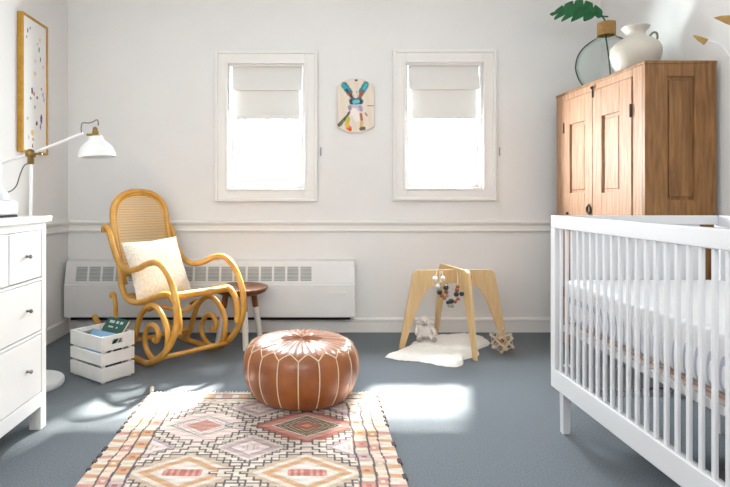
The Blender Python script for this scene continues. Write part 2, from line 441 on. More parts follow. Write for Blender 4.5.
painted('rabbit_painting', 110, 160, lambda u, v: (px0+clampin(u, 0.012+v*0.976)*pw, YB-0.0212, pz0+(0.012+v*0.976)*ph),
        lambda u, v: paint_plaque(clampin(u, 0.012+v*0.976), 0.012+v*0.976), attr_mat('rabbit paint', 0.6), t)

# ------------------------------------------------------------------ framed print on the left wall
fy0, fy1, fz0, fz1 = 3.335, 3.662, 1.27, 2.122
t = thing('framed_print', 'tall gold framed print with scattered coloured paint marks on the left wall', 'picture', (XL, (fy0+fy1)/2, fz0))
k = B()
for (a, b, c, d) in ((fy0, fy0+0.014, fz0, fz1), (fy1-0.014, fy1, fz0, fz1), (fy0+0.014, fy1-0.014, fz0, fz0+0.014), (fy0+0.014, fy1-0.014, fz1-0.014, fz1)):
    box(k, XL+0.001, XL+0.036, a, b, c, d, 0.002)
obj('picture_frame', k, M_GOLD, t)
rng = random.Random(3)
FL = [(.20, .90, (60, 64, 80), .012, .035), (.30, .93, (90, 96, 110), .010, .02), (.16, .85, (120, 110, 130), .008, .02), (.72, .88, (236, 206, 150), .018, .035),
      (.68, .80, (90, 140, 110), .014, .04), (.74, .73, (70, 74, 90), .010, .03), (.62, .84, (180, 160, 190), .010, .02),
      (.50, .60, (240, 206, 160), .02, .03), (.38, .46, (40, 44, 70), .018, .045), (.46, .44, (226, 110, 120), .020, .025), (.60, .42, (60, 50, 80), .016, .025), (.32, .40, (90, 90, 110), .014, .02),
      (.78, .50, (150, 60, 80), .010, .02), (.86, .46, (140, 180, 220), .014, .04), (.90, .42, (130, 170, 210), .012, .03), (.50, .34, (100, 90, 110), .008, .03),
      (.20, .24, (150, 180, 150), .014, .02), (.58, .22, (60, 50, 80), .020, .03), (.78, .26, (110, 80, 140), .022, .07), (.74, .20, (150, 120, 170), .014, .04), (.40, .14, (236, 190, 120), .03, .04), (.42, .09, (180, 120, 60), .014, .02),
      (.40, .04, (60, 70, 80), .012, .025), (.24, .10, (170, 190, 180), .01, .03), (.86, .68, (200, 190, 210), .012, .02), (.52, .70, (220, 216, 224), .02, .03)]
def paint_print(u, v):
    c = (240, 239, 237)
    for a, b, col, rx, ry in FL:
        if ((u-a)/(rx*2.4))**2+((v-b)/(ry*0.62))**2 < 0.55+0.5*rng.random(): c = col
    return c
painted('print_sheet', 70, 170, lambda u, v: (XL+0.028, fy0+0.014+u*(fy1-fy0-0.028), fz0+0.014+v*(fz1-fz0-0.028)), paint_print, attr_mat('print paper', 0.5), t)

# ------------------------------------------------------------------ floor lamp behind the dresser
lx, ly = -1.462, 2.9
t = thing('floor_lamp', 'white floor lamp with brass joint and long swing arm behind the dresser', 'lamp', (lx, ly, 0))
obj('base', lathe(B(), [(0, 0), (0.160, 0), (0.164, 0.006), (0.164, 0.026), (0.158, 0.034), (0.02, 0.037), (0, 0.037)], (lx, ly, 0), 48), M_PAPER, t, smooth=40)
obj('pole', tube(B(), [(lx, ly, 0.03), (lx, ly, 1.19)], 0.0085, 12), M_PAPER, t, smooth=60)
jz = 1.222
obj('joint', sph(lathe(B(), [(0.012, -0.055), (0.017, -0.05), (0.017, -0.02), (0.026, -0.012), (0.026, 0.012), (0.014, 0.02), (0.0, 0.024)], (lx, ly, jz), 18), (lx, ly-0.004, jz), 0.026), M_BRASS, t, smooth=50)
obj('arm', tube(B(), [(lx-0.285, ly, jz-0.085), (lx, ly, jz), (lx+0.275, ly, jz+0.108)], 0.008, 12), M_PAPER, t, smooth=60)
obj('knob', tube(B(), [(lx+0.02, ly-0.02, jz), (lx+0.075, ly-0.03, jz-0.004)], 0.005, 8), M_BRASS, t)
sx, sz = lx+0.350, jz-0.013
tilt = Matrix.Rotation(math.radians(-4), 4, 'Y')
shade = lathe(B(), [(0.026, 0.108), (0.036, 0.102), (0.044, 0.082), (0.060, 0.070), (0.085, 0.050), (0.098, 0.022), (0.103, 0.0), (0.106, -0.004), (0.103, -0.004), (0.1005, 0.0), (0.095, 0.021), (0.082, 0.047), (0.056, 0.067), (0.030, 0.08)], (sx, ly, sz), 40, tilt @ Matrix.Diagonal((0.92, 0.92, 1.03, 1)))
obj('lamp_shade', shade, M_PAPER, t, smooth=50)
obj('bulb', sph(B(), (sx, ly, sz+0.035), 0.03), M_WHITEBEAD, t, smooth=60)
sk = lathe(B(), [(0, 0.104), (0.03, 0.104), (0.032, 0.110), (0.018, 0.114), (0.018, 0.128), (0.014, 0.134), (0.012, 0.150), (0.006, 0.156), (0, 0.157)], (sx, ly, sz), 20, tilt)
box(sk, sx-0.055, sx, ly-0.008, ly+0.008, sz+0.108, sz+0.120, 0.003)
obj('lamp_socket', sk, M_BRASS, t, smooth=40)
cd = B()
tube(cd, [(lx+0.27, ly-0.004, jz+0.108), (lx+0.268, ly-0.004, jz+0.135), (lx+0.275, ly-0.004, jz+0.162), (lx+0.305, ly, jz+0.163), (lx+0.330, ly, jz+0.170), (lx+0.348, ly, jz+0.180), (lx+0.356, ly, jz+0.168), (lx+0.355, ly, jz+0.150)], 0.0032, 8, 6)
obj('cord', cd, M_CORD, t, smooth=60); cd = B()
tube(cd, [(lx-0.002, ly-0.02, jz-0.05), (lx-0.02, ly-0.03, jz-0.065), (lx-0.035, ly-0.04, jz-0.11), (lx-0.05, ly-0.05, jz-0.17), (lx-0.08, ly-0.06, jz-0.2), (lx-0.115, ly-0.06, jz-0.198)], 0.0032, 8, 6)
obj('cord', cd, M_CORD, t, smooth=60)
obj('cord_switch', tube(B(), [(lx-0.112, ly-0.06, jz-0.198), (lx-0.19, ly-0.05, jz-0.19)], 0.009, 10), M_BRASS, t, smooth=60)

# ------------------------------------------------------------------ dresser
DF = -1.142; DY1 = 2.40; DY0 = 0.80; DB = -1.705
t = thing('dresser', 'glossy white chest of drawers with tiny metal knobs against the left wall', 'dresser', ((DF+DB)/2, (DY0+DY1)/2, 0))
k = B(); box(k, DB, DF-0.022, DY0, DY1, 0.16, 0.886); box(k, DB, DF, DY0+0.004, DY1, 0.1, 0.16, 0.002)
box(k, DF-0.022, DF, DY1-0.04, DY1, 0.16, 0.886, 0.002); box(k, DF-0.022, DF, DY0, DY0+0.04, 0.16, 0.886, 0.002)
box(k, DF-0.022, DF-0.001, DY0+0.04, DY1-0.04, 0.856, 0.886); box(k, DF-0.022, DF-0.002, DY0+0.04, DY1-0.04, 0.640, 0.652); box(k, DF-0.022, DF-0.002, DY0+0.04, DY1-0.04, 0.412, 0.424)
obj('carcass', k, M_WHITE, t)
k = B(); box(k, DB-0.01, DF+0.018, DY0-0.02, DY1+0.022, 0.886, 0.914, 0.005); obj('top', k, M_WHITE, t)
for (ya, yb) in ((DY0, DY0+0.05), (DY1-0.05, DY1)):
    for (xa, xb) in ((DF-0.05, DF), (DB, DB+0.05)):
        k = B(); box(k, xa, xb, ya, yb, 0, 0.1, 0.002); obj('leg', k, M_WHITE, t)
def drawer(ya, yb, za, zb, knobs):
    k = B(); box(k, DF-0.03, DF-0.001, ya+0.004, yb-0.004, za+0.004, zb-0.004, 0.002)
    d = obj('drawer', k, M_WHITE, t)
    for y in knobs:
        k = lathe(B(), [(0, 0), (0.006, 0), (0.0045, 0.008), (0.005, 0.012), (0.0085, 0.016), (0.0085, 0.020), (0.005, 0.023), (0, 0.0235)], (DF-0.001, y, (za+zb)/2), 16, Matrix.Rotation(PI/2, 4, 'Y'))
        obj('knob', k, M_NICKEL, d, smooth=50)
ys = [2.36-i*0.38*0.675 for i in range(7)]
for a, b in zip(ys, ys[1:]): drawer(b, a, 0.652, 0.856, [(a+b)/2])
for za, zb in ((0.424, 0.640), (0.16, 0.412)):
    drawer(1.60, 2.36, za, zb, [2.236, 1.72]); drawer(0.84, 1.60, za, zb, [1.48, 0.96])

# device on the dresser top
t = thing('humidifier', 'pale grey white rounded tabletop device on the white dresser', 'device', (-1.29, 2.21, 0.914))
k = B(); box(k, -1.42, -1.205, 2.10, 2.285, 0.914, 0.922, 0.003); obj('foot_strip', k, M_GAP, t)
k = B(); box(k, -1.43, -1.2, 2.09, 2.29, 0.922, 0.985, 0.018, seg=3); obj('device_base', k, M_PAPER, t, smooth=50)
k = lathe(B(), [(0, 0.985), (0.082, 0.985), (0.082, 1.0), (0.066, 1.03), (0.05, 1.05), (0.048, 1.07), (0.056, 1.09), (0.058, 1.115), (0.05, 1.135), (0.02, 1.147), (0, 1.148)], (-1.285, 2.2, 0), 28)
obj('water_tank', k, M_HUM, t, smooth=50)

# ------------------------------------------------------------------ crate with books
ca = math.atan2(-0.176, 0.239)
cw_, cd_, ch_ = 0.303, 0.205, 0.25
CO = Vector((-1.333, 3.083, 0))
t = thing('storage_crate', 'white slatted wooden crate holding books on the carpet beside the rocking chair', 'crate', CO, ca)
def crate_slat(x0, x1, y0, y1, z0, z1):
    k = B(); box(k, x0, x1, y0, y1, z0, z1, 0.002); obj('slat', k, M_CRATE, t, world=False)
rows = ((0.012, 0.085), (0.098, 0.160), (0.173, 0.25))
for za, zb in rows:
    crate_slat(0, cw_, 0, 0.012, za, zb); crate_slat(0, cw_, cd_-0.012, cd_, za, zb)
    if zb < 0.2:
        crate_slat(0, 0.012, 0.013, cd_-0.013, za, zb); crate_slat(cw_-0.012, cw_, 0.013, cd_-0.013, za, zb)
for xa in (0, cw_-0.012):     # end boards with a hand hole
    k = B(); za, zb = rows[2]
    for (a, b, c, d) in ((0.013, 0.062, za, zb), (0.128, cd_-0.013, za, zb), (0.062, 0.128, za, za+0.028), (0.062, 0.128, zb-0.022, zb)):
        box(k, xa, xa+0.012, a, b, c, d)
    obj('handle_slat', k, M_CRATE, t, world=False)
for xa in (0.014, cw_-0.028):
    for ya in (0.013, cd_-0.031):
        k = B(); box(k, xa, xa+0.014, ya, ya+0.018, 0.0, 0.248); obj('corner_post', k, M_CRATE, t, world=False)
k = B(); box(k, 0.013, cw_-0.013, 0.013, cd_-0.013, 0.004, 0.012); obj('bottom', k, M_CRATE, t, world=False)

MC = Matrix.Translation(CO) @ Matrix.Rotation(ca, 4, 'Z')
def book(label, loc, rot, size, cover, lettering=False):
    """spine along local x, thickness y, height z"""
    L, T, Hh = size
    R = MC @ Matrix.Translation(loc) @ rot
    t = thing('book', label, 'book', R.translation, 0, 'books in the white crate')
    t.rotation_euler = R.to_euler()
    k = B(); box(k, 0.003, L-0.003, 0.002, T-0.002, 0.003, Hh-0.003); obj('pages', k, M_PAGE, t, world=False)
    k = B(); box(k, 0, L, -0.001, 0.002, 0, Hh); box(k, 0, L, T-0.002, T+0.001, 0, Hh); box(k, 0, L, 0, T, Hh-0.003, Hh)
    obj('cover', k, cover, t, world=False)
    if lettering:
        k = B(); rr = random.Random(5)
        for row, (z, hh) in enumerate(((Hh-0.034, 0.016), (Hh-0.062, 0.010))):
            x = 0.028 + row*0.012
            while x < L-0.035-row*0.012:
                w = rr.choice((0.006, 0.009, 0.011)); 
                if rr.random() > 0.16: box(k, x, x+w, -0.0016, -0.0008, z, z+hh)
                x += w+0.004
        obj('cover_lettering', k, M_INK, t, world=False)
Rx = lambda a: Matrix.Rotation(math.radians(a), 4, 'X')
Ry = lambda a: Matrix.Rotation(math.radians(a), 4, 'Y')
Rz = lambda a: Matrix.Rotation(math.radians(a), 4, 'Z')
book('dark green book with pale lettering leaning up out of the white crate', (0.088, 0.040, 0.112), Rz(3) @ Rx(-40), (0.172, 0.018, 0.245), M_BGREEN, True)
book('light blue book leaning inside the crate in front of the green book', (0.05, 0.0165, 0.106), Rz(3) @ Rx(-35), (0.20, 0.012, 0.165), M_BBLUE)
book('dark navy book standing lowest inside the white crate', (0.045, 0.160, 0.014), Rx(0), (0.20, 0.020, 0.15), M_BNAVY)

# ------------------------------------------------------------------ bentwood rocking chair
A0 = Vector((-0.919, 3.2, 0)); F = Vector((math.sqrt(.5), -math.sqrt(.5), 0)); Lt = Vector((math.sqrt(.5), math.sqrt(.5), 0)); UZ = Vector((0, 0, 1))
CW = 0.46
def ch(tt, z, v=0.0): return A0+F*tt+Lt*v+UZ*z
tc_ = A0+Lt*CW/2
t = thing('rocking_chair', 'honey coloured bentwood rocking chair with cane back and scrolled sides', 'chair', (tc_.x, tc_.y, 0))
RR = 0.0185
RUN = [(-.60, .105), (-.48, .045), (-.33, .0185), (-.18, .0185), (-.04, .0185), (.08, .065), (.18, .135), (.25, .215), (.29, .32), (.275, .44), (.205, .555), (.10, .615), (-.02, .605), (-.14, .565), (-.27, .545), (-.38, .575), (-.46, .66), (-.525, .765), (-.565, .80), (-.60, .79), (-.607, .762)]
SEAT = [(-.553, .80), (-.52, .68), (-.47, .56), (-.425, .45), (-.36, .37), (-.26, .345), (-.14, .36), (.0, .405), (.10, .435), (.18, .435), (.24, .39), (.265, .31), (.262, .24)]
SCR = [(-.33, .03), (-.245, .11), (-.20, .21), (-.145, .295), (-.04, .355), (.06, .335), (.14, .245), (.135, .13), (.06, .055), (-.03, .05), (-.10, .095), (-.11, .165), (-.05, .235), (.015, .235), (.05, .195), (.025, .155), (-.01, .155)]
REAR = [(-.30, .025), (-.39, .10), (-.435, .20), (-.445, .30), (-.465, .36), (-.495, .37), (-.505, .345)]
for v in (0, CW):
    run_ = ([(-.75, .185), (-.68, .14)] + RUN) if v == 0 else RUN
    k = tube(B(), [ch(a, z, v) for a, z in run_], RR, 12, 8); obj('runner_and_arm', k, M_BENT, t, smooth=60)
    vi = 0.028 if v == 0 else CW-0.028
    k = tube(B(), [ch(a, z, vi) for a, z in SCR], RR*0.92, 12, 8, r_end=RR*0.8); obj('side_scroll', k, M_BENT, t, smooth=60)
    vj = 0.004 if v == 0 else CW-0.004
    k = tube(B(), [ch(a, z, vj) for a, z in REAR], RR*0.8, 10, 8); obj('rear_brace', k, M_BENT, t, smooth=60)
    vs = 0.040 if v == 0 else CW-0.040
    k = tube(B(), [ch(a, z, vs-0.012 if v == 0 else vs+0.012) for a, z in SEAT[3:]], RR, 12, 8); obj('seat_rail', k, M_BENT, t, smooth=60)
# back hoop: one bent stick up one side, over the top and down
def bt(z): return -.425-(z-.45)*(.145/.58)-0.02*math.sin((z-.45)/.58*PI)
hoop = []
hv0, hv1 = 0.03, CW-0.03
for i in range(9):
    z = .43+i*(.86-.43)/8; hoop.append((bt(z), z, hv0+0.008*(1-i/8)))
hc = (hv0+hv1)/2; hr = (hv1-hv0)/2
for i in range(1, 12):
    a = PI-i*PI/12; z = .86+math.sin(a)**0.9*0.172; hoop.append((bt(z), z, hc+hr*math.copysign(abs(math.cos(a))**0.85, math.cos(a))))
for i in range(9):
    z = .86-i*(.86-.43)/8; hoop.append((bt(z), z, hv1-0.008*(i/8)))
k = tube(B(), [ch(*p) for p in hoop], RR*0.98, 12, 4); obj('back_hoop', k, M_BENT, t, smooth=60)
# cane in the back hoop (sits inside the stick) and its inner border
k = B(); lo, hi = [], []
rowsn = 24
grid = []
for j in range(rowsn+1):
    z = .50+(1.02-.50)*j/rowsn
    if z <= .86: a, b = hv0+0.008, hv1-0.008
    else:
        s = min(1, ((z-.86)/0.166)); q = (1-s**(2/0.95))**0.5 if s < 1 else 0.12
        a, b = hc-hr*q+0.008*q, hc+hr*q-0.008*q
    grid.append([k.verts.new(ch(bt(z)+0.004, z, a+(b-a)*i/8)) for i in range(9)])
for r0, r1 in zip(grid, grid[1:]):
    for i in range(8): k.faces.new((r0[i], r0[i+1], r1[i+1], r1[i]))
obj('cane_back', k, M_CANE, t, smooth=60)
k = tube(B(), [ch(a+0.006 if 0 else a, z, hc+(v-hc)*0.86) for a, z, v in [(bt(min(q[1], 1.0)), .45+(q[1]-.45)*0.965, q[2]) for q in hoop]], 0.009, 8, 2); obj('inner_hoop', k, M_BENT, t, smooth=60)
k = tube(B(), [ch(bt(.49), .49, hv0), ch(bt(.49), .49, hv1)], 0.014, 10); obj('back_crossbar', k, M_BENT, t, smooth=60)
# seat: cane panel between the rails, wide front rail
ST = crom([(a, z, 0) for a, z in SEAT[4:10]], 6)
k = B(); rows_ = []
for p in ST: rows_.append([k.verts.new(ch(p.x, p.y+0.004, 0.035+(CW-0.07)*i/6)) for i in range(7)])
for r0, r1 in zip(rows_, rows_[1:]):
    for i in range(6): k.faces.new((r0[i], r0[i+1], r1[i+1], r1[i]))
obj('cane_seat', k, M_CANE, t, smooth=60)
k = B(); tube(k, [ch(.165, .430, 0.03), ch(.165, .430, CW-0.03)], 0.022, 12, flat=1.0); obj('front_seat_rail', k, M_BENT, t, smooth=60)
k = B(); tube(k, [ch(-.36, .365, 0.03), ch(-.36, .365, CW-0.03)], 0.016, 12); obj('rear_seat_rail', k, M_BENT, t, smooth=60)
k = B(); tube(k, [ch(.13, .085, 0.0), ch(.13, .085, CW)], 0.014, 12); obj('front_stretcher', k, M_BENT, t, smooth=60)
k = B(); tube(k, [ch(-.245, .11, 0.02), ch(-.245, .11, CW-0.02)], 0.012, 12); obj('rear_stretcher', k, M_BENT, t, smooth=60)
k = B(); tube(k, [ch(-.16, .30, .08), ch(-.05, .335, .10), ch(-.0, .30, .23), ch(-.05, .335, .36), ch(-.16, .30, .38)], 0.011, 10, 8); obj('seat_brace', k, M_BENT, t, smooth=60)

# pillow leaning on the back
pc = ch(-.292, .540, 0.215)
Up = (UZ*0.90-F*0.42).normalized(); Nn = Lt.cross(Up).normalized()
k = B(); n = 22; W_, H_ = 0.40, 0.39
def pil(u, v, s):
    e = (1-abs(u)**3.0)*(1-abs(v)**3.0)
    sag = 1-0.07*(1-abs(u*v))*(abs(u)**4+abs(v)**4)
    th = 0.055*max(e, 0)**0.5
    q = pc+Lt*(u*W_/2*sag)+Up*(v*H_/2*sag)+Nn*(s*th)
    return q
gs = {}
for s in (1, -1):
    for i in range(n+1):
        for j in range(n+1):
            u, v = 2*i/n-1, 2*j/n-1
            if s == -1 and (i in (0, n) or j in (0, n)): gs[(s, i, j)] = gs[(1, i, j)]
            else: gs[(s, i, j)] = k.verts.new(pil(u, v, s))
for s in (1, -1):
    for i in range(n):
        for j in range(n): k.faces.new((gs[(s, i, j)], gs[(s, i+1, j)], gs[(s, i+1, j+1)], gs[(s, i, j+1)]))
rp = Matrix.Translation(pc) @ Matrix.Rotation(math.radians(3), 4, Nn) @ Matrix.Translation(-pc)
k.transform(rp)
o = obj('throw_pillow', k, M_PILLOW, None, smooth=60)
tag(o, 'cream textured square pillow leaning on the rocking chair back', 'pillow')

# ------------------------------------------------------------------ stool with dipped legs
scx, scy, sh = -0.455, 3.70, 0.395
t = thing('stool', 'round wooden stool with white dipped legs behind the rocking chair', 'stool', (scx, scy, 0))
obj('seat', lathe(B(), [(0, sh-0.05), (0.135, sh-0.05), (0.17, sh-0.034), (0.186, sh-0.012), (0.186, sh-0.004), (0.178, sh), (0, sh-0.002)], (scx, scy, 0), 44), M_STOOL, t, smooth=35)
M_DIP = mat('white leg dip', (232, 228, 222), 0.5, (226, 222, 214), 20)
for ang in (-70, 35, 170):
    a = math.radians(ang); dx, dy = math.cos(a), math.sin(a)
    p0 = Vector((scx+dx*0.10, scy+dy*0.10, sh-0.045)); p1 = Vector((scx+dx*0.158, scy+dy*0.158, 0.0))
    pm = p0+(p1-p0)*0.30
    l = obj('leg', tube(B(), [p0, pm], 0.020, 12, r_end=0.021), M_STOOL, t, smooth=60)
    obj('dipped_tip', tube(B(), [pm, p1+Vector((0, 0, 0.001))], 0.0215, 12, r_end=0.019), M_DIP, l, smooth=60, label='white painted lower part of the leg')

# ------------------------------------------------------------------ leather pouf
pcx, pcy, pr = -0.034, 2.735, 0.29
t = thing('pouf', 'round tan leather pouf with cream stitched panels on the rug', 'pouf', (pcx, pcy, 0))
NP = 18
PROF = [(0.0, 0.012), (0.17, 0.012), (0.212, 0.014), (0.238, 0.028), (0.264, 0.068), (0.281, 0.115), (0.287, 0.16), (0.285, 0.205), (0.276, 0.238), (0.257, 0.264), (0.225, 0.281), (0.17, 0.289), (0.09, 0.293), (0, 0.294)]
PF = crom([(a, b, 0) for a, b in PROF], 4)
def pang(k_): return -PI/2-0.035+2*PI*k_/NP
k = B(); SEG = NP*8; rings = []
for p in PF:
    rr, z = max(p.x, 0), p.y
    if rr < 0.004: rings.append([k.verts.new((pcx, pcy, z))]); continue
    ring = []
    for s in range(SEG):
        a = pang(s/8); puff = abs(math.sin((s/8)*PI))
        am = 0.0065*min(1, rr/0.2)*(1 if z < .24 else max(0.12, 1-(z-.24)/.035))
        ring.append(k.verts.new((pcx+(rr-am*(1-puff**0.5))*math.cos(a), pcy+(rr-am*(1-puff**0.5))*math.sin(a), z+(0.003*math.sin(s*1.7)*(z > .27)))))
    rings.append(ring)
for a, b in zip(rings, rings[1:]):
    for s in range(SEG):
        s2 = (s+1) % SEG
        if len(a) == 1: k.faces.new((a[0], b[s2], b[s]))
        elif len(b) == 1: k.faces.new((a[s], a[s2], b[0]))
        else: k.faces.new((a[s], a[s2], b[s2], b[s]))
obj('leather_body', k, M_LEATHER, t, smooth=70)
def prad(z):
    best = None
    for a, b in zip(PF, PF[1:]):
        if a.x > 0.15 or b.x > 0.15:
            if min(a.y, b.y) <= z <= max(a.y, b.y) and b.y != a.y:
                return a.x+(b.x-a.x)*(z-a.y)/(b.y-a.y)
    return 0.2
k = B()
for i in range(NP):
    a = pang(i); pts = []
    for j in range(12):
        z = 0.030+j*(0.256-0.030)/11; r_ = prad(z)-0.0050*(1 if z < .24 else .55)
        pts.append((pcx+r_*math.cos(a), pcy+r_*math.sin(a), z))
    tube(k, pts, 0.0028, 6)
    pts = []
    for j in range(13):     # pointed arch from seam to seam
        q = j/12; rise = 0.023*(1-abs(2*q-1)**1.6); z = 0.254+rise
        aa = pang(i+q); puff = abs(math.sin(q*PI)); r_ = prad(z)-0.003*(1-puff**0.5)+0.0008
        pts.append((pcx+r_*math.cos(aa), pcy+r_*math.sin(aa), z))
    tube(k, pts, 0.0028, 6)
obj('stitching', k, M_STITCH, t, smooth=60)
k = B()
for i in range(NP):
    a = pang(i+0.5); rad0 = 0.05
    tube(k, [(pcx+q*math.cos(a+0.10*(1 if q < .15 else 0)), pcy+q*math.sin(a+0.10*(1 if q < .15 else 0)), zz) for q, zz in ((0.05, 0.2942), (0.10, 0.2932), (0.16, 0.2905), (0.20, 0.2858), (0.225, 0.281))], 0.0018, 5)
obj('top_seams', k, mat('faded seam thread', (190, 150, 110), 0.7, (176, 136, 98), 80), t, smooth=60)

# ------------------------------------------------------------------ woven rug
RX0, RX1, RYB, RYF = -0.795, 0.342, 2.775, 0.85
t = thing('area_rug', 'faded woven rug with pink and orange stepped diamonds under the pouf', 'rug', ((RX0+RX1)/2, (RYB+RYF)/2, 0))
RW, RL = RX1-RX0, RYB-RYF
CREAM, TAN, PINK, ORNG, DARK, LILAC, RED, OLIVE, GREY = (206, 194, 180), (182, 162, 142), (190, 138, 126), (192, 146, 108), (84, 76, 78), (184, 162, 164), (172, 100, 88), (116, 100, 78), (146, 138, 140)
def q_(x, s): return math.floor(x/s+0.5)*s
def hsh(a, b): return (math.sin(a*12.9898+b*78.233)*43758.5453) % 1.0
def step_in(T, a, b, hx_, hw_, s):
    """inside a stepped diamond of half sizes hx_, hw_ scaled by T"""
    ac = (math.floor(a/s)+0.5)*s
    if ac > hx_*T: return False
    return b < (math.floor(hw_*(T-ac/hx_)/(s*0.8))+0.5)*s*0.8
def step_line(T, a, b, hx_, hw_, s, t=0.0075):
    return step_in(T, a, b, hx_, hw_, s) and not (step_in(T, a+t, b, hx_, hw_, s) and step_in(T, a, b+t, hx_, hw_, s) and step_in(T, a+t, b+t, hx_, hw_, s))
def diamond(du, dw, kind):
    a, b = abs(du), abs(dw); s = 0.027
    if kind == 2:
        hx_, hw_ = 0.150, 0.115; d = a/hx_+b/hw_
        if not step_in(1.36, a, b, hx_, hw_, s): return None
        if step_line(1.36, a, b, hx_, hw_, s): return DARK
        if step_line(1.12, a, b, hx_, hw_, s): return GREY
        if d > 0.80: return CREAM
        if d > 0.60: return LILAC
        if d > 0.53: return GREY
        if d > 0.30: return (218, 198, 196)
        return LILAC if int(a*120) % 2 else CREAM
    hx_, hw_ = 0.205, 0.150; d = a/hx_+b/hw_
    if not step_in(1.66, a, b, hx_, hw_, s): return None
    for T in (1.66, 1.42, 1.20):
        if step_line(T, a, b, hx_, hw_, s, 0.007): return DARK
    if not step_in(1.20, a, b, hx_, hw_, s): return CREAM if (int(a/s) % 3) or step_in(1.42, a, b, hx_, hw_, s) else (214, 198, 186)
    if kind == 0:
        if d > 0.76: return PINK if d < 0.98 else RED
        if d > 0.69: return CREAM
        if d > 0.65: return DARK
        if d > 0.30: return OLIVE if (int(a*130)+int(b*130)) % 3 else TAN
        return RED if d > 0.12 else ORNG
    if kind == 3:
        if d > 0.86: return (228, 202, 196)
        if d > 0.72: return CREAM
        if d > 0.66: return GREY
        if d > 0.40: return (222, 206, 198) if (int(a*110)+int(b*110)) % 3 else LILAC
        return PINK
    if d > 0.80: return CREAM if d < 0.96 else TAN
    if d > 0.64: return ORNG
    if d > 0.58: return TAN
    if d > 0.46: return CREAM
    if b < 0.024 and a < 0.070: return PINK if int(a*90) % 2 else RED
    return (226, 200, 194)
def rug_paint(u, v):
    x = (u-0.5)*RW; w = v*RL
    c = CREAM
    ax = abs(x)
    wob = 0.003*math.sin(w*23)+0.002*math.sin(w*51)
    axw = ax+wob
    if w < 0.135 and ax < 0.56:
        if abs(w-0.03) < 0.005 or abs(w-0.085) < 0.005: c = DARK
        elif 0.035 < w < 0.08:
            m = (x+2) % 0.085
            c = (PINK if int((x+2)/0.085) % 2 else ORNG) if 0.015 < m < 0.07 else CREAM
        else: c = CREAM if hsh(int(x*60), int(w*60)) > .2 else TAN
        return shade_c(c, x, w)
    if axw > 0.405:
        for L_, wd in ((0.412, .0045), (0.468, .0045), (0.512, .0035)):
            if abs(axw-L_) < wd: return shade_c(DARK, x, w)
        if axw < 0.468:
            m = (w % 0.105); i = int(w/0.105); cc = (ORNG, PINK, CREAM, PINK, ORNG, LILAC)[int(hsh(i, 3.1+(x > 0))*6)]
            c = cc if 0.022 < m < 0.085 else CREAM
            if 0.022 < m < 0.03 or 0.078 < m < 0.085: c = TAN
            if 0.045 < m < 0.06 and abs(axw-0.44) < 0.010: c = RED
        elif axw < 0.512:
            m = (w+0.04) % 0.125; i = int((w+0.04)/0.125); c = (PINK, ORNG, TAN, PINK)[int(hsh(i, 7.7+(x > 0))*4)] if m < 0.055 else (218, 190, 172)
            if abs(m-0.0275) < 0.008 and abs(axw-0.49) < 0.008: c = CREAM
        else:
            m = (w % 0.07); c = CREAM if m < 0.045 else (ORNG if int(w/0.07) % 3 else PINK)
        return shade_c(c, x, w)
    # field
    r = None
    for i in range(-1, 6):
        for sx_ in (-0.222, 0.222):
            wc = 0.40+i*0.405
            if wc < 0.1: continue
            kk = 1 if (i % 2) else (0 if sx_ > 0 else 3)
            rr = diamond(x-sx_, w-wc, kk)
            if rr: r = rr
        for sx_ in (0.0, -0.40, 0.40):
            wc = 0.605+i*0.405
            if r is None:
                rr = diamond(x-sx_, w-wc, 2)
                if rr: r = rr
    if r is None:
        gx, gw = int((x+2)/0.024), int(w/0.024); fx, fw = ((x+2) % 0.024)/0.024, (w % 0.024)/0.024
        h = hsh(gx, gw)
        r = CREAM
        if h > 0.45:
            if (abs(fx-.5) < .16 and fw < .8) or (fw < .28 and fx < .85): r = GREY if h > .7 else (OLIVE if h > .6 else PINK)
    return shade_c(r, x, w)
rg = random.Random(11)
def shade_c(c, x, w):
    n_ = 0.95+0.08*math.sin(w*160)*math.sin(x*40)+0.10*(rg.random()-.5)
    return tuple(max(0, min(255, v*n_+4)) for v in c)
painted('rug_weave', 300, 480, lambda u, v: (RX0+u*RW, RYB-v*RL, 0.009), rug_paint, attr_mat('rug wool', 0.95, 0.3, 220), t)
k = B(); box(k, RX0, RX1, RYF, RYB, 0.001, 0.0085); obj('rug_backing', k, M_BINDING, t)
k = B()
for sgn, xe in ((-1, RX0), (1, RX1)):
    y = RYF
    while y < RYB-0.02:
        l_ = 0.018+0.02*random.random()
        if random.random() > 0.35: obj('edge_knot', box(B(), xe-0.008, xe+0.008, y, y+l_, 0.002, 0.0125, 0.003), M_BINDING, t)
        y += l_+0.012+0.03*random.random()
k = B()
tube(k, [(RX0+0.006, RYB, 0.01), (RX0, RYB+0.03, 0.02), (RX0-0.002, RYB+0.05, 0.012)], 0.009, 8, 4)
for i in range(60):
    x = RX0+0.03+i*(RW-0.06)/59; tube(k, [(x, RYB-0.004, 0.008), (x+0.006*(random.random()-.5), RYB+0.016+0.012*random.random(), 0.004)], 0.0026, 5)
obj('fringe', k, mat('cream fringe', (220, 208, 190), 0.95, (204, 190, 170), 50), t)

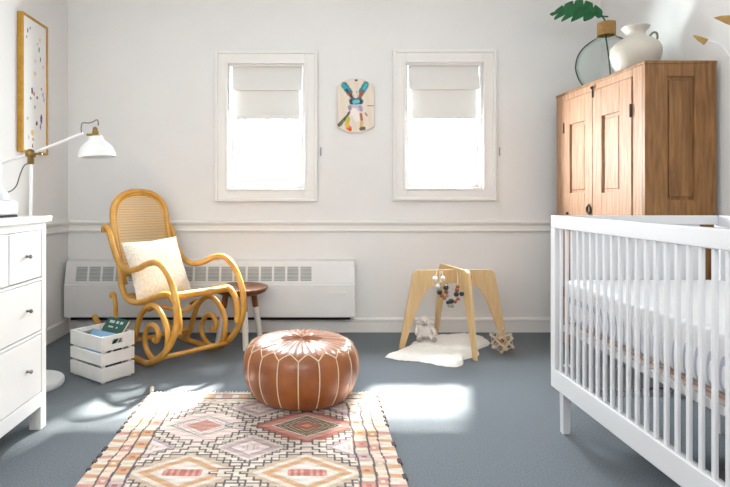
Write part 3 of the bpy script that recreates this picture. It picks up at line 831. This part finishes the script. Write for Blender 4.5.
# ------------------------------------------------------------------ wooden play gym
PA, PC = Vector((0.610, 3.615, 0)), Vector((1.318, 3.665, 0))
PB, PD = Vector((1.020, 3.345, 0)), Vector((0.915, 3.945, 0))
gc = (PA+PC)/2
t = thing('play_gym', 'pale plywood baby play gym of two crossed arches near the back wall', 'play gym', (gc.x, gc.y, 0))
def arch(P0, P1, ztop, zin, name):
    d = (P1-P0); Ln = d.length; d.normalize(); c = (P0+P1)/2; nrm = Vector((-d.y, d.x, 0))
    hw = Ln/2+0.012; kz = zin/0.43
    half = crom([(-hw+0.034, 0, 0), (-hw+0.072, .12*kz, 0), (-hw+0.135, .29*kz, 0), (-hw+0.17, .36*kz, 0), (-hw+0.21, .402*kz, 0), (-hw+0.27, .425*kz, 0), (0, .43*kz, 0)], 5)
    half = [(p.x, p.y) for p in half]
    ot = [(-hw+0.086+0.045*(1-math.sin(i*PI/10)), ztop-0.05*(1-math.cos(i*PI/10))) for i in range(6)]
    pts = [(-hw, 0)]+half+[(-x, z) for x, z in half[::-1][1:]]+[(hw, 0)]+[(-x, z) for x, z in ot[::-1]]+ot
    pts = pts[:]
    k = B(); prism(k, [c+d*x+UZ*z-nrm*0.009 for x, z in pts], nrm, 0.018)
    obj(name, k, M_PLY, t)
arch(PA, PC, 0.512, 0.425, 'arch_panel')
arch(PB, PD, 0.530, 0.435, 'arch_panel')
k = B()
dA = (PC-PA).normalized()
for q in (-0.02, 0.03, 0.055):
    pp = gc+dA*(0.06+q); nrm = Vector((-dA.y, dA.x, 0))
    M_ = Matrix.Translation(pp) @ Matrix.Rotation(math.atan2(dA.y, dA.x), 4, 'Z')
    obj('slot_mark', box(B(), -0.004, 0.004, -0.0105, -0.0091, 0.435, 0.475, 0, M_), M_SLOT, t)
# bead garland hanging in a loop from the gym
t = thing('bead_garland', 'looped garland of black, brown and grey beads hanging from the play gym', 'toy', (0.985, 3.56, 0.47))
def gp(px, py, d): return Vector(((px-308)/550.0*d, d, 1+(196-py)/550.0*d))
GB = [(435, 279, 'w', 5), (443, 278.5, 'w', 4.5), (440.5, 283, 'g', 3.5), (438, 286, 'w', 4.5), (446, 287.5, 'k', 5.5), (439.5, 292, 'k', 5.5), (446.4, 292, 'b', 4.5), (442, 295.5, 'b', 4.5), (447, 295.5, 'g', 4), (444.5, 298, 'b', 4),
      (448, 302.5, 'k', 4), (451, 301, 'k', 5.5), (449.5, 305.3, 'g', 4.5), (452.3, 306, 'g', 3.8), (455, 301.5, 'b', 4), (458, 299, 'b', 3.6), (461.8, 293.8, 'k', 5), (456.3, 294.2, 'k', 5.3), (457, 290, 'b', 4.6), (457.6, 286.8, 'b', 4)]
gd = 3.42
mm = {'w': M_WHITEBEAD, 'k': M_BLACKBEAD, 'b': M_BROWNBEAD, 'g': M_GREYBEAD}
pts_l = [gp(x, y, gd) for x, y, _, _ in GB]
k = B(); tube(k, [gp(440, 270.5, 3.6)]+[pts_l[i] for i in (2, 4, 6, 9, 11, 14, 17, 18, 19)]+[gp(457.6, 277, 3.55), gp(456, 268.6, 3.6)], 0.0015, 6, 3); obj('string', k, M_STRING, t)
k = B(); tube(k, [pts_l[0], pts_l[3], pts_l[5], pts_l[7], pts_l[10], pts_l[12], pts_l[15], pts_l[16], pts_l[19]], 0.0013, 6, 3); tube(k, [gp(437, 270.8, 3.58), pts_l[0]], 0.0013, 6); tube(k, [gp(442, 270.5, 3.58), pts_l[1]], 0.0013, 6); obj('string', k, M_STRING, t)
for (x, y, c, s), p in zip(GB, pts_l):
    obj('bead', sph(B(), p, s/2/550*gd), mm[c], t, smooth=60)

# ------------------------------------------------------------------ sheepskin, plush lamb, wooden rattle
SK = [(0.477, 3.40), (0.572, 3.50), (0.650, 3.595), (0.70, 3.70), (0.80, 3.80), (0.898, 3.88), (1.022, 3.92), (1.145, 3.93), (1.225, 3.88), (1.237, 3.752), (1.193, 3.654), (1.10, 3.56), (1.075, 3.45), (1.006, 3.385), (0.945, 3.34), (0.915, 3.25), (0.855, 3.20), (0.785, 3.23), (0.663, 3.31), (0.555, 3.34)]
SKc = crom([(x, y, 0) for x, y in SK+[SK[0]]], 6)[:-1]
cx_ = sum(p.x for p in SKc)/len(SKc); cy_ = sum(p.y for p in SKc)/len(SKc)
k = B(); rr_ = random.Random(4); RINGS = 16; rings = []
from mathutils import noise as mnoise
for j in range(RINGS+1):
    f = 1-j/RINGS
    hgt = 0.034*(1-f**6)**0.5
    ring = []
    for p in SKc:
        x, y = cx_+(p.x-cx_)*f, cy_+(p.y-cy_)*f
        if j == RINGS: break
        nz = mnoise.noise(Vector((x*26, y*26, 1.3)))*0.010+mnoise.noise(Vector((x*80, y*80, 5)))*0.005
        ed = 0.012*mnoise.noise(Vector((x*60, y*60, 9))) if j == 0 else 0
        ring.append(k.verts.new((x+ed, y+ed, max(0.002, 0.003+hgt+nz*(j > 0)))))
    if j == RINGS: ring = [k.verts.new((cx_, cy_, 0.038))]
    rings.append(ring)
for a, b in zip(rings, rings[1:]):
    for s in range(len(a)):
        s2 = (s+1) % len(a)
        if len(b) == 1: k.faces.new((a[s], a[s2], b[0]))
        else: k.faces.new((a[s], a[s2], b[s2], b[s]))
k.faces.new(rings[0][::-1])
o = obj('sheepskin', k, M_FUR, None, smooth=80)
tag(o, 'fluffy white sheepskin lying on the carpet under the play gym', 'rug')

lxp, lyp, lz = 0.782, 3.715, 0.036
t = thing('plush_lamb', 'small pale woolly plush lamb sitting on the sheepskin', 'toy', (lxp, lyp, lz))
def fluffy(c, r, s, amp=0.13, fr=60, sub=4):
    q = bmesh.new(); bmesh.ops.create_icosphere(q, subdivisions=sub, radius=1.0)
    for v in q.verts:
        n_ = v.co.normalized(); d_ = 1+amp*mnoise.noise(n_*fr/12+Vector(c)*7)
        v.co = Vector((n_.x*s[0]*d_*r, n_.y*s[1]*d_*r, n_.z*s[2]*d_*r))+Vector(c)
    return q
obj('body', fluffy((lxp, lyp, lz+0.062), 0.058, (1.0, 0.95, 1.0)), M_PLUSH, t, smooth=80)
obj('head', fluffy((lxp+0.002, lyp-0.028, lz+0.125), 0.038, (1, 1, 0.95)), M_PLUSH, t, smooth=80)
obj('muzzle', sph(B(), (lxp-0.006, lyp-0.062, lz+0.114), 0.017, (1, 0.9, 0.8)), M_SKIN, t, smooth=60, label='smooth grey muzzle')
for s in (-1, 1):
    obj('ear', sph(B(), (lxp+s*0.042, lyp-0.03, lz+0.118), 0.018, (1.2, 0.5, 0.6)), M_PLUSH, t, smooth=60)
    k = tube(B(), [(lxp+s*0.032, lyp-0.03, lz+0.04), (lxp+s*0.045, lyp-0.068, lz+0.022), (lxp+s*0.05, lyp-0.084, lz+0.020)], 0.017, 10, 4); obj('leg', k, M_PLUSH, t, smooth=60)
    obj('hoof', sph(B(), (lxp+s*0.051, lyp-0.094, lz+0.018), 0.016, (1, 0.7, 1)), M_SKIN, t, smooth=60, label='grey padded foot')
    k = tube(B(), [(lxp+s*0.048, lyp-0.03, lz+0.085), (lxp+s*0.06, lyp-0.055, lz+0.06), (lxp+s*0.058, lyp-0.07, lz+0.048)], 0.013, 10, 4); obj('arm', k, M_PLUSH, t, smooth=60)
    obj('eye', sph(B(), (lxp-0.006+s*0.013, lyp-0.063, lz+0.132), 0.004), M_BLACKBEAD, t, smooth=60)

wx, wy, wr = 1.225, 3.475, 0.078
t = thing('wooden_rattle', 'natural wood ball and stick rattle on the carpet beside the sheepskin', 'toy', (wx, wy, 0))
g_ = 1.618
base = []
for s in (-1, 1):
    base += [((0, s*1, -g_), (0, s*1, g_)), ((s*1, -g_, 0), (s*1, g_, 0)), ((-g_, 0, s*1), (g_, 0, s*1))]
RO = Matrix.Rotation(0.5, 3, 'X') @ Matrix.Rotation(0.35, 3, 'Y') @ Matrix.Rotation(0.6, 3, 'Z')
sc_ = wr*0.95/1.9
ends = [RO @ (Vector(q)*sc_) for pr_ in base for q in pr_]
zmin = min(e.z for e in ends); cc = Vector((wx, wy, -zmin+0.0114))
for i in range(6):
    a, b = ends[2*i]+cc, ends[2*i+1]+cc
    obj('dowel', tube(B(), [a, b], 0.0066, 8), M_DOWEL, t, smooth=60)
    for e in (a, b): obj('end_ball', sph(B(), e, 0.0112, u=12, v=8), M_DOWEL, t, smooth=60)
k = B()
for i in range(12):
    for j in range(i+1, 12):
        if i//2 != j//2 and (ends[i]-ends[j]).length < sc_*2.6: tube(k, [ends[i]+cc, ends[j]+cc], 0.0012, 5)
obj('elastic_cord', k, M_STRING, t)
obj('centre_bead', sph(B(), cc, 0.014), M_BROWNBEAD, t, smooth=60)

# ------------------------------------------------------------------ crib
CX0, CX1, CY0, CY1 = 1.050, 1.785, 1.005, 2.381
t = thing('crib', 'white slatted baby crib along the right side of the room', 'crib', ((CX0+CX1)/2, (CY0+CY1)/2, 0))
ZB, ZR, ZT0, ZT1 = 0.180, 0.262, 0.862, 0.916
th = 0.030
for X in (CX0, CX1-th):
    k = B(); box(k, X, X+th, CY0, CY1, ZT0, ZT1, 0.004); obj('top_rail', k, M_CRIB, t)
    k = B(); box(k, X, X+th, CY0, CY1, ZB, ZR, 0.004); obj('bottom_rail', k, M_CRIB, t)
    for (ya, yb) in ((CY0, CY0+0.042), (CY1-0.042, CY1)):
        k = B(); box(k, X, X+th, ya, yb, ZR, ZT0, 0.002); obj('corner_post', k, M_CRIB, t)
    n = 27
    for i in range(n):
        y = CY1-0.042-0.027-i*0.0485
        if y < CY0+0.06: break
        k = B(); box(k, X+0.0095, X+0.0205, y-0.0072, y+0.0072, ZR-0.002, ZT0+0.002, 0.002); obj('slat', k, M_CRIB, t)
for Y in (CY1-th, CY0):
    k = B(); box(k, CX0+th, CX1-th, Y, Y+th, ZT0+0.016, ZT1, 0.003); obj('end_rail', k, M_CRIB, t)
    k = B(); box(k, CX0+th, CX1-th, Y, Y+th, ZB, ZR+0.01, 0.003); obj('end_rail', k, M_CRIB, t)
    k = B(); box(k, CX0+th+0.055, CX1-th-0.075, Y+0.008, Y+0.022, ZR+0.012, ZT0+0.018); obj('end_panel', k, M_CRIB, t)
for X in (CX0+0.02, CX1-0.056):
    for Y in (CY1-0.05-0.024, CY0+0.05):
        k = B()
        a = [(X, Y), (X+0.032, Y), (X+0.032, Y+0.032), (X, Y+0.032)]
        c_ = (X+0.016, Y+0.016)
        top = [k.verts.new((p[0], p[1], ZB)) for p in a]; bot = [k.verts.new((c_[0]+(p[0]-c_[0])*0.9, c_[1]+(p[1]-c_[1])*0.9, 0.0)) for p in a]
        for i in range(4): k.faces.new((bot[i], bot[(i+1) % 4], top[(i+1) % 4], top[i]))
        k.faces.new(top); k.faces.new(bot[::-1]); obj('leg', k, M_CRIB, t)
k = B(); box(k, CX0+0.034, CX1-0.034, CY0+0.04, CY1-0.04, 0.425, 0.452, 0.003); obj('mattress_support', k, M_CRIB, t)
k = B(); box(k, CX0+0.04, CX1-0.04, CY1-0.09, CY1-0.06, 0.16, 0.185, 0.002); obj('underbar', k, M_CRIB, t)

def sheet_mat():
    m = mat('patterned crib sheet', (238, 239, 241), 0.7); nt = m.node_tree; b = nt.nodes['Principled BSDF']
    tc = nt.nodes.new('ShaderNodeTexCoord'); sp = nt.nodes.new('ShaderNodeSeparateXYZ'); nt.links.new(tc.outputs['Object'], sp.inputs[0])
    def mth(op, a, b_=None):
        n_ = nt.nodes.new('ShaderNodeMath'); n_.operation = op
        for i, q in enumerate((a, b_)):
            if q is None: continue
            if isinstance(q, (int, float)): n_.inputs[i].default_value = q
            else: nt.links.new(q, n_.inputs[i])
        return n_.outputs[0]
    u = mth('DIVIDE', mth('SUBTRACT', mth('FRACT', mth('DIVIDE', sp.outputs['Y'], 0.047)), 0.5), 0.40)
    w = mth('DIVIDE', mth('SUBTRACT', sp.outputs['Z'], 0.075), 0.055)
    r = mth('SQRT', mth('ADD', mth('MULTIPLY', u, u), mth('MULTIPLY', w, w)))
    ring = mth('MULTIPLY', mth('GREATER_THAN', r, 0.55), mth('LESS_THAN', r, 1.0))
    mx = nt.nodes.new('ShaderNodeMix'); mx.data_type = 'RGBA'
    mx.inputs['A'].default_value = lin((238, 239, 241)); mx.inputs['B'].default_value = lin((186, 192, 206))
    nt.links.new(ring, mx.inputs['Factor']); nt.links.new(mx.outputs['Result'], b.inputs['Base Color']); return m
t = thing('crib_mattress', 'thick white mattress in a pale oval patterned sheet inside the crib', 'mattress', ((CX0+CX1)/2, (CY0+CY1)/2, 0.452))
k = B(); box(k, CX0+0.036, CX1-0.036, CY0+0.045, CY1-0.045, 0.475, 0.648, 0.028, seg=4); obj('fitted_sheet', k, sheet_mat(), t, smooth=50)
k = B(); box(k, CX0+0.038, CX1-0.038, CY0+0.048, CY1-0.048, 0.452, 0.472, 0.004); obj('mattress_edge', k, M_MATT, t)
k = B()
e0, e1, f0, f1 = CX0+0.0365, CX1-0.0365, CY0+0.047, CY1-0.047
tube(k, [(e0, f0, 0.472), (e0, f1, 0.472), (e1, f1, 0.472), (e1, f0, 0.472)], 0.004, 8, closed=True); obj('piping', k, M_PIPE, t, label='brown piping along the mattress foot')

# ------------------------------------------------------------------ armoire
AX0, AX1, AY0, AY1, AH = 1.746, 2.118, 2.85, 3.862, 1.69
t = thing('armoire', 'tall old pine armoire with panelled doors behind the crib', 'armoire', ((AX0+AX1)/2, (AY0+AY1)/2, 0))
# side facing the room: frame around recessed panels
def panel_frame_xz(bm, x0, x1, y, th_, z0, z1, st, rl, mids=()):
    box(bm, x0, x0+st, y, y+th_, z0, z1, 0.002); box(bm, x1-st, x1, y, y+th_, z0, z1, 0.002)
    for za, zb in [(z0, z0+rl), (z1-rl*0.55, z1)]+list(mids): box(bm, x0+st, x1-st, y, y+th_, za, zb, 0.002)
    return bm
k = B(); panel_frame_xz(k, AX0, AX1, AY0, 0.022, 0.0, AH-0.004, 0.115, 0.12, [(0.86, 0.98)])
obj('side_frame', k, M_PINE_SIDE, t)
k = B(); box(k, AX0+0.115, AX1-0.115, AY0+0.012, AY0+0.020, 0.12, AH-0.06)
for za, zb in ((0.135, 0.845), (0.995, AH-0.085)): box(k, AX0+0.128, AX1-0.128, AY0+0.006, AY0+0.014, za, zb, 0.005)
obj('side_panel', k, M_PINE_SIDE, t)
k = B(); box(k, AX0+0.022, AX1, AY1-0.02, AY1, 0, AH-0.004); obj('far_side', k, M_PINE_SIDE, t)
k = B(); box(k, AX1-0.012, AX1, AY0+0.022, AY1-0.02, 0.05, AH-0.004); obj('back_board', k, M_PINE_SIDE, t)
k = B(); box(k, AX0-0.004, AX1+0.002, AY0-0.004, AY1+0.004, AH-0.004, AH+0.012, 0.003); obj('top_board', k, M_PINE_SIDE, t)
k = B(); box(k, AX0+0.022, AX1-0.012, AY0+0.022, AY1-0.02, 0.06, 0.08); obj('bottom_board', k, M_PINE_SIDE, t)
k = B()
box(k, AX0, AX0+0.022, AY0+0.022, 2.958, 0, AH-0.004, 0.002); box(k, AX0, AX0+0.022, 3.745, AY1, 0, AH-0.004, 0.002)
box(k, AX0, AX0+0.022, 2.958, 3.745, 1.645, AH-0.004, 0.002); box(k, AX0, AX0+0.022, 2.958, 3.745, 0, 0.14, 0.002)
obj('front_frame', k, M_PINE_LIT, t)
for (ya, yb, pa, pb) in ((2.962, 3.364, 3.075, 3.262), (3.370, 3.741, 3.462, 3.660)):
    k = B(); x0, x1 = AX0-0.006, AX0+0.016; z0, z1 = 0.144, 1.641
    box(k, x0, x1, ya, pa, z0, z1, 0.002); box(k, x0, x1, pb, yb, z0, z1, 0.002)
    for za, zb in ((z0, 0.25), (0.86, 1.02), (1.475, z1)): box(k, x0, x1, pa, pb, za, zb, 0.002)
    d = obj('door', k, M_PINE_LIT, t)
    k = B(); box(k, x0+0.014, x1-0.002, pa-0.004, pb+0.004, 0.24, 1.48)
    for za, zb in ((0.268, 0.842), (1.04, 1.455)): box(k, x0+0.008, x0+0.016, pa+0.022, pb-0.022, za, zb, 0.005)
    obj('door_panel', k, M_PINE_LIT, d)
    hy = ya+0.003 if ya < 3.2 else yb-0.003
    for z in (0.35, 1.46):
        obj('hinge', tube(B(), [(AX0-0.008, hy, z-0.035), (AX0-0.008, hy, z+0.035)], 0.006, 8), M_DARKMETAL, d, smooth=60)
    if ya < 3.2:
        lt = B(); box(lt, AX0-0.014, AX0-0.006, yb-0.014, yb-0.002, 1.60, 1.672, 0.003); sph(lt, (AX0-0.014, yb-0.008, 1.66), 0.010)
        obj('latch', lt, M_DARKMETAL, d)
    else:
        lt = B()
        tube(lt, [(AX0-0.012, ya+0.03+0.024*math.cos(2*PI*i/20), 0.915+0.024*math.sin(2*PI*i/20)) for i in range(20)], 0.006, 8, closed=True)
        sph(lt, (AX0-0.010, ya+0.03, 0.94), 0.010)
        obj('ring_pull', lt, M_DARKMETAL, d, smooth=60)
        obj('knob', sph(B(), (AX0-0.012, yb-0.06, 0.885), 0.009), M_DARKMETAL, d, smooth=60)

TOPZ = AH+0.012
# glass vase with a rope neck
gx, gy = 1.945, 3.585
t = thing('glass_vase', 'round aqua glass demijohn with a jute wrapped neck on the armoire', 'vase', (gx, gy, TOPZ))
GP = [(0, 0.004), (0.09, 0.004), (0.125, 0.014), (0.160, 0.06), (0.182, 0.125), (0.184, 0.17), (0.172, 0.225), (0.142, 0.272), (0.10, 0.306), (0.065, 0.328), (0.048, 0.345), (0.044, 0.37), (0.044, 0.42), (0.052, 0.432), (0.050, 0.438)]
GPs = crom([(a, b, 0) for a, b in GP], 4)
prof = [(max(p.x, 0), p.y) for p in GPs]
obj('glass_body', lathe(B(), prof, (gx, gy, TOPZ), 56), M_VASE, t, smooth=60)
k = B()
for i in range(9):
    z = TOPZ+0.348+i*0.0095
    tube(k, [(gx+0.0495*math.cos(2*PI*j/28), gy+0.0495*math.sin(2*PI*j/28), z) for j in range(28)], 0.0055, 7, closed=True)
obj('rope_wrap', k, M_ROPE, t, smooth=60)

# monstera leaf standing in the vase
t = thing('monstera_leaf', 'deep green split monstera leaf drooping from the glass vase neck', 'plant', (gx, gy, TOPZ+0.2))
lb = gp(599.5, 15, 3.57); lt_ = gp(553, 12.5, 3.50); ext = gp(608, 16.5, 3.56)
k = B(); tube(k, [(gx+0.03, gy, TOPZ+0.02), (gx+0.012, gy-0.01, TOPZ+0.18), (gx-0.004, gy, TOPZ+0.34), (gx-0.012, gy-0.004, TOPZ+0.44), lb+Vector((0, 0, 0.0))], 0.0048, 8, 6); obj('stem', k, M_STEM, t, smooth=60)
# leaf blade: midrib lb->lt_, lobes each side separated by gaps
mid = lt_-lb; Lm = mid.length; mdir = mid.normalized()
sd = Vector((0.06, -0.55, 0.80)); sd = (sd-mdir*sd.dot(mdir)).normalized(); nm = mdir.cross(sd).normalized()
def lp(s, w_): return lb+mdir*(s*Lm)+sd*w_+nm*(-0.8*w_*w_)+UZ*(0.028*math.sin(min(max(s, 0), 1)*PI))
k = B()
def strip(rows_):
    rows_ = [(k.verts.new(a_), k.verts.new(b_)) for a_, b_ in rows_]
    for r0, r1 in zip(rows_, rows_[1:]): k.faces.new((r0[0], r0[1], r1[1], r1[0]))
# smooth upper half with shallow notches
n_ = 40
def wup(q):
    e = math.sin(min(1, q*0.92+0.10)*PI)**0.62*0.062
    return e*(1-0.45*max(0, math.cos(q*2*PI*5))**9)
strip([(lp(i/n_*1.06-.06, -0.004), lp(i/n_*1.06-.06+0.05*wup(i/n_)/0.06, wup(i/n_))) for i in range(n_+1)])
# lower half: deep lobes curving to the tip
def lobe(s0, s1, w_, sweep):
    r_ = []
    for i in range(13):
        q = i/12; wid = (s1-s0)/2*(1.0+0.25*math.sin(q*PI)-q**3); c0 = (s0+s1)/2+sweep*q**1.2
        r_.append((lp(c0-wid, -w_*q+0.004), lp(c0+wid, -w_*q+0.004)))
    strip(r_)
for s0, s1, w_, sw in ((-.05, .10, .026, -.02), (.08, .25, .070, .10), (.24, .42, .085, .20), (.41, .60, .080, .24), (.59, .80, .058, .22), (.78, 1.0, .026, .10)):
    lobe(s0, s1, w_, sw)
o = obj('leaf_blade', k, M_LEAF, t); o.modifiers.new('s', 'SOLIDIFY').thickness = 0.0014
k = B(); tube(k, [lp(0, 0)+nm*0.002, lp(.5, 0)+nm*0.002, lp(1.0, 0)+nm*0.002], 0.003, 6, 5, r_end=0.001); tube(k, [lb, lb+(ext-lb)*0.6+UZ*-0.004, ext], 0.0045, 7, 4)
obj('midrib', k, M_STEM, t, smooth=60)

# ceramic jug
jx, jy = 1.905, 3.20
TOPZ += 0.001
t = thing('ceramic_jug', 'squat cream ceramic jug with flared rim on the armoire', 'jug', (jx, jy, TOPZ))
JP = [(0, 0.0), (0.07, 0.0), (0.085, 0.006), (0.112, 0.05), (0.130, 0.10), (0.134, 0.135), (0.122, 0.172), (0.090, 0.202), (0.060, 0.218), (0.049, 0.232), (0.052, 0.248), (0.066, 0.266), (0.074, 0.277), (0.072, 0.281), (0.062, 0.272), (0.046, 0.25), (0.043, 0.232), (0.05, 0.215), (0.0, 0.19)]
obj('jug_body', lathe(B(), [(max(p.x, 0), p.y) for p in crom([(a, b, 0) for a, b in JP], 4)], (jx, jy, TOPZ), 48), M_JUG, t, smooth=60)
k = B(); tube(k, [(jx+0.062, jy-0.03, TOPZ+0.214), (jx+0.078, jy-0.04, TOPZ+0.236), (jx+0.094, jy-0.045, TOPZ+0.232), (jx+0.100, jy-0.045, TOPZ+0.208), (jx+0.096, jy-0.04, TOPZ+0.192)], 0.006, 8, 6); obj('handle', k, M_JUGRING, t, smooth=60)

# ------------------------------------------------------------------ hanging brass leaf mobile over the crib
hx, hy_, hz = 1.66, 1.98, 1.50
t = thing('hanging_mobile', 'mobile of brass leaves on thin white wires above the crib', 'mobile', (hx, hy_, hz))
obj('thread', tube(B(), [(hx, hy_, hz), (hx, hy_, H)], 0.0016, 6), M_STRING, t)
def leafm(c, a, ln, wd, bend=0.0):
    """flat brass leaf from c along direction a (x,z plane with a little depth)"""
    d = Vector(a).normalized(); s = Vector((-d.z, 0.25, d.x)).normalized(); k = B()
    prof_ = [(0, .06), (.2, .62), (.42, 1.0), (.62, .9), (.82, .5), (1, .05)]
    l_, r_ = [], []
    for q, w_ in prof_:
        p = Vector(c)+d*(q*ln)+UZ*(bend*q*q)
        l_.append(p+s*(w_*wd/2)); r_.append(p-s*(w_*wd/2))
    prism(k, l_+r_[::-1], d.cross(s), 0.0025); return k
def wire(pts): return tube(B(), pts, 0.0022, 6, 6)
tip1 = gp(692.5, 35.5, 1.96); end1 = gp(707.5, 41.5, 1.96)
k = B(); sd1 = gp(703.7, 45, 1.95)
prism(k, [tip1, gp(699, 36.3, 1.96), gp(707.8, 39.4, 1.96), gp(706.5, 42, 1.96), sd1, gp(698, 41, 1.96)], (0, -1, 0), 0.0025); obj('brass_leaf', k, M_LEAFGOLD, t)
obj('wire_arm', wire([end1, gp(716, 43, 1.97), gp(724, 48, 1.975), gp(735, 58, 1.98), (hx, hy_, hz+0.01)]), M_PAPER, t, smooth=60)
k = B(); prism(k, [gp(713.5, 17.8, 2.0), gp(720, 16, 2.0), gp(728, 15.5, 2.0), gp(742, 18, 2.0), gp(752, 24, 2.0), gp(742, 27, 2.0), gp(730, 25.5, 2.0), gp(722, 22, 2.0)], (0, -1, 0), 0.0025); obj('brass_leaf', k, M_LEAFGOLD, t)
obj('wire_arm', wire([gp(750, 24, 1.995), gp(760, 34, 1.99), (hx, hy_, hz+0.012)]), M_PAPER, t, smooth=60)
for ang, rz_ in ((0.2, 0.10), (0.75, 0.02), (-1.2, -0.06)):
    e = Vector((hx+0.26*math.cos(ang), hy_+0.26*math.sin(ang), hz+rz_))
    obj('wire_arm', wire([(hx, hy_, hz), (hx+0.13*math.cos(ang), hy_+0.13*math.sin(ang), hz+rz_*0.5+0.03), e]), M_PAPER, t, smooth=60)
    obj('brass_leaf', leafm(e, (math.cos(ang), math.sin(ang), 0.1), 0.09, 0.045), M_LEAFGOLD, t)

# ------------------------------------------------------------------ light, world, camera
w = bpy.data.worlds.new('World'); SC.world = w; w.use_nodes = True
bg = w.node_tree.nodes['Background']; bg.inputs[0].default_value = (0.93, 0.97, 1.0, 1); bg.inputs[1].default_value = 80.0
def lamp(name, kind, loc, energy, target=None, color=(1, 1, 1), **kw):
    l = bpy.data.lights.new(name, kind); l.energy = energy; l.color = color
    for a, b in kw.items(): setattr(l, a, b)
    o = bpy.data.objects.new(name, l); COL.objects.link(o); o.location = loc
    if target is not None: o.rotation_euler = (Vector(target)-Vector(loc)).to_track_quat('-Z', 'Y').to_euler()
    return o
lamp('sun', 'SUN', (3, 8, 6), 46.0, (3-0.48, 8-1.45, 6-1.36), (1.0, 0.94, 0.85), angle=math.radians(3.5))
for i, W in enumerate((W1, W2)):
    o = lamp('window_portal', 'AREA', ((W[0]+W[1])/2, YB+WT+0.02, (W[2]+W[3])/2), 1.0, ((W[0]+W[1])/2, 0, (W[2]+W[3])/2), shape='RECTANGLE', size=W[1]-W[0], size_y=W[3]-W[2])
    o.data.cycles.is_portal = True
lamp('front_softlight', 'AREA', (-0.2, -0.95, 1.9), 44.0, (0.3, 3.0, 1.0), (1.0, 0.98, 0.955), shape='RECTANGLE', size=2.4, size_y=1.3)
lamp('side_softlight', 'AREA', (-1.70, 0.35, 1.6), 13.0, (1.6, 1.9, 1.2), (0.97, 0.985, 1.0), shape='RECTANGLE', size=1.6, size_y=1.3)

cam = bpy.data.cameras.new('camera'); co = bpy.data.objects.new('camera', cam); COL.objects.link(co)
co.location = (0, 0, 1.0); co.rotation_euler = (PI/2, 0, 0)
cam.sensor_width = 36; cam.lens = 550/730*36; cam.shift_x = (365-308)/730; cam.shift_y = -(243.5-196)/730
cam.clip_start = 0.02
SC.camera = co
SC.view_settings.view_transform = 'Standard'
SC.view_settings.look = 'None'
SC.view_settings.exposure = 0.22
SC.cycles.use_denoising = True
SC.cycles.max_bounces = 10
SC.cycles.transparent_max_bounces = 16
SC.cycles.caustics_reflective = False
SC.cycles.sample_clamp_indirect = 6.0
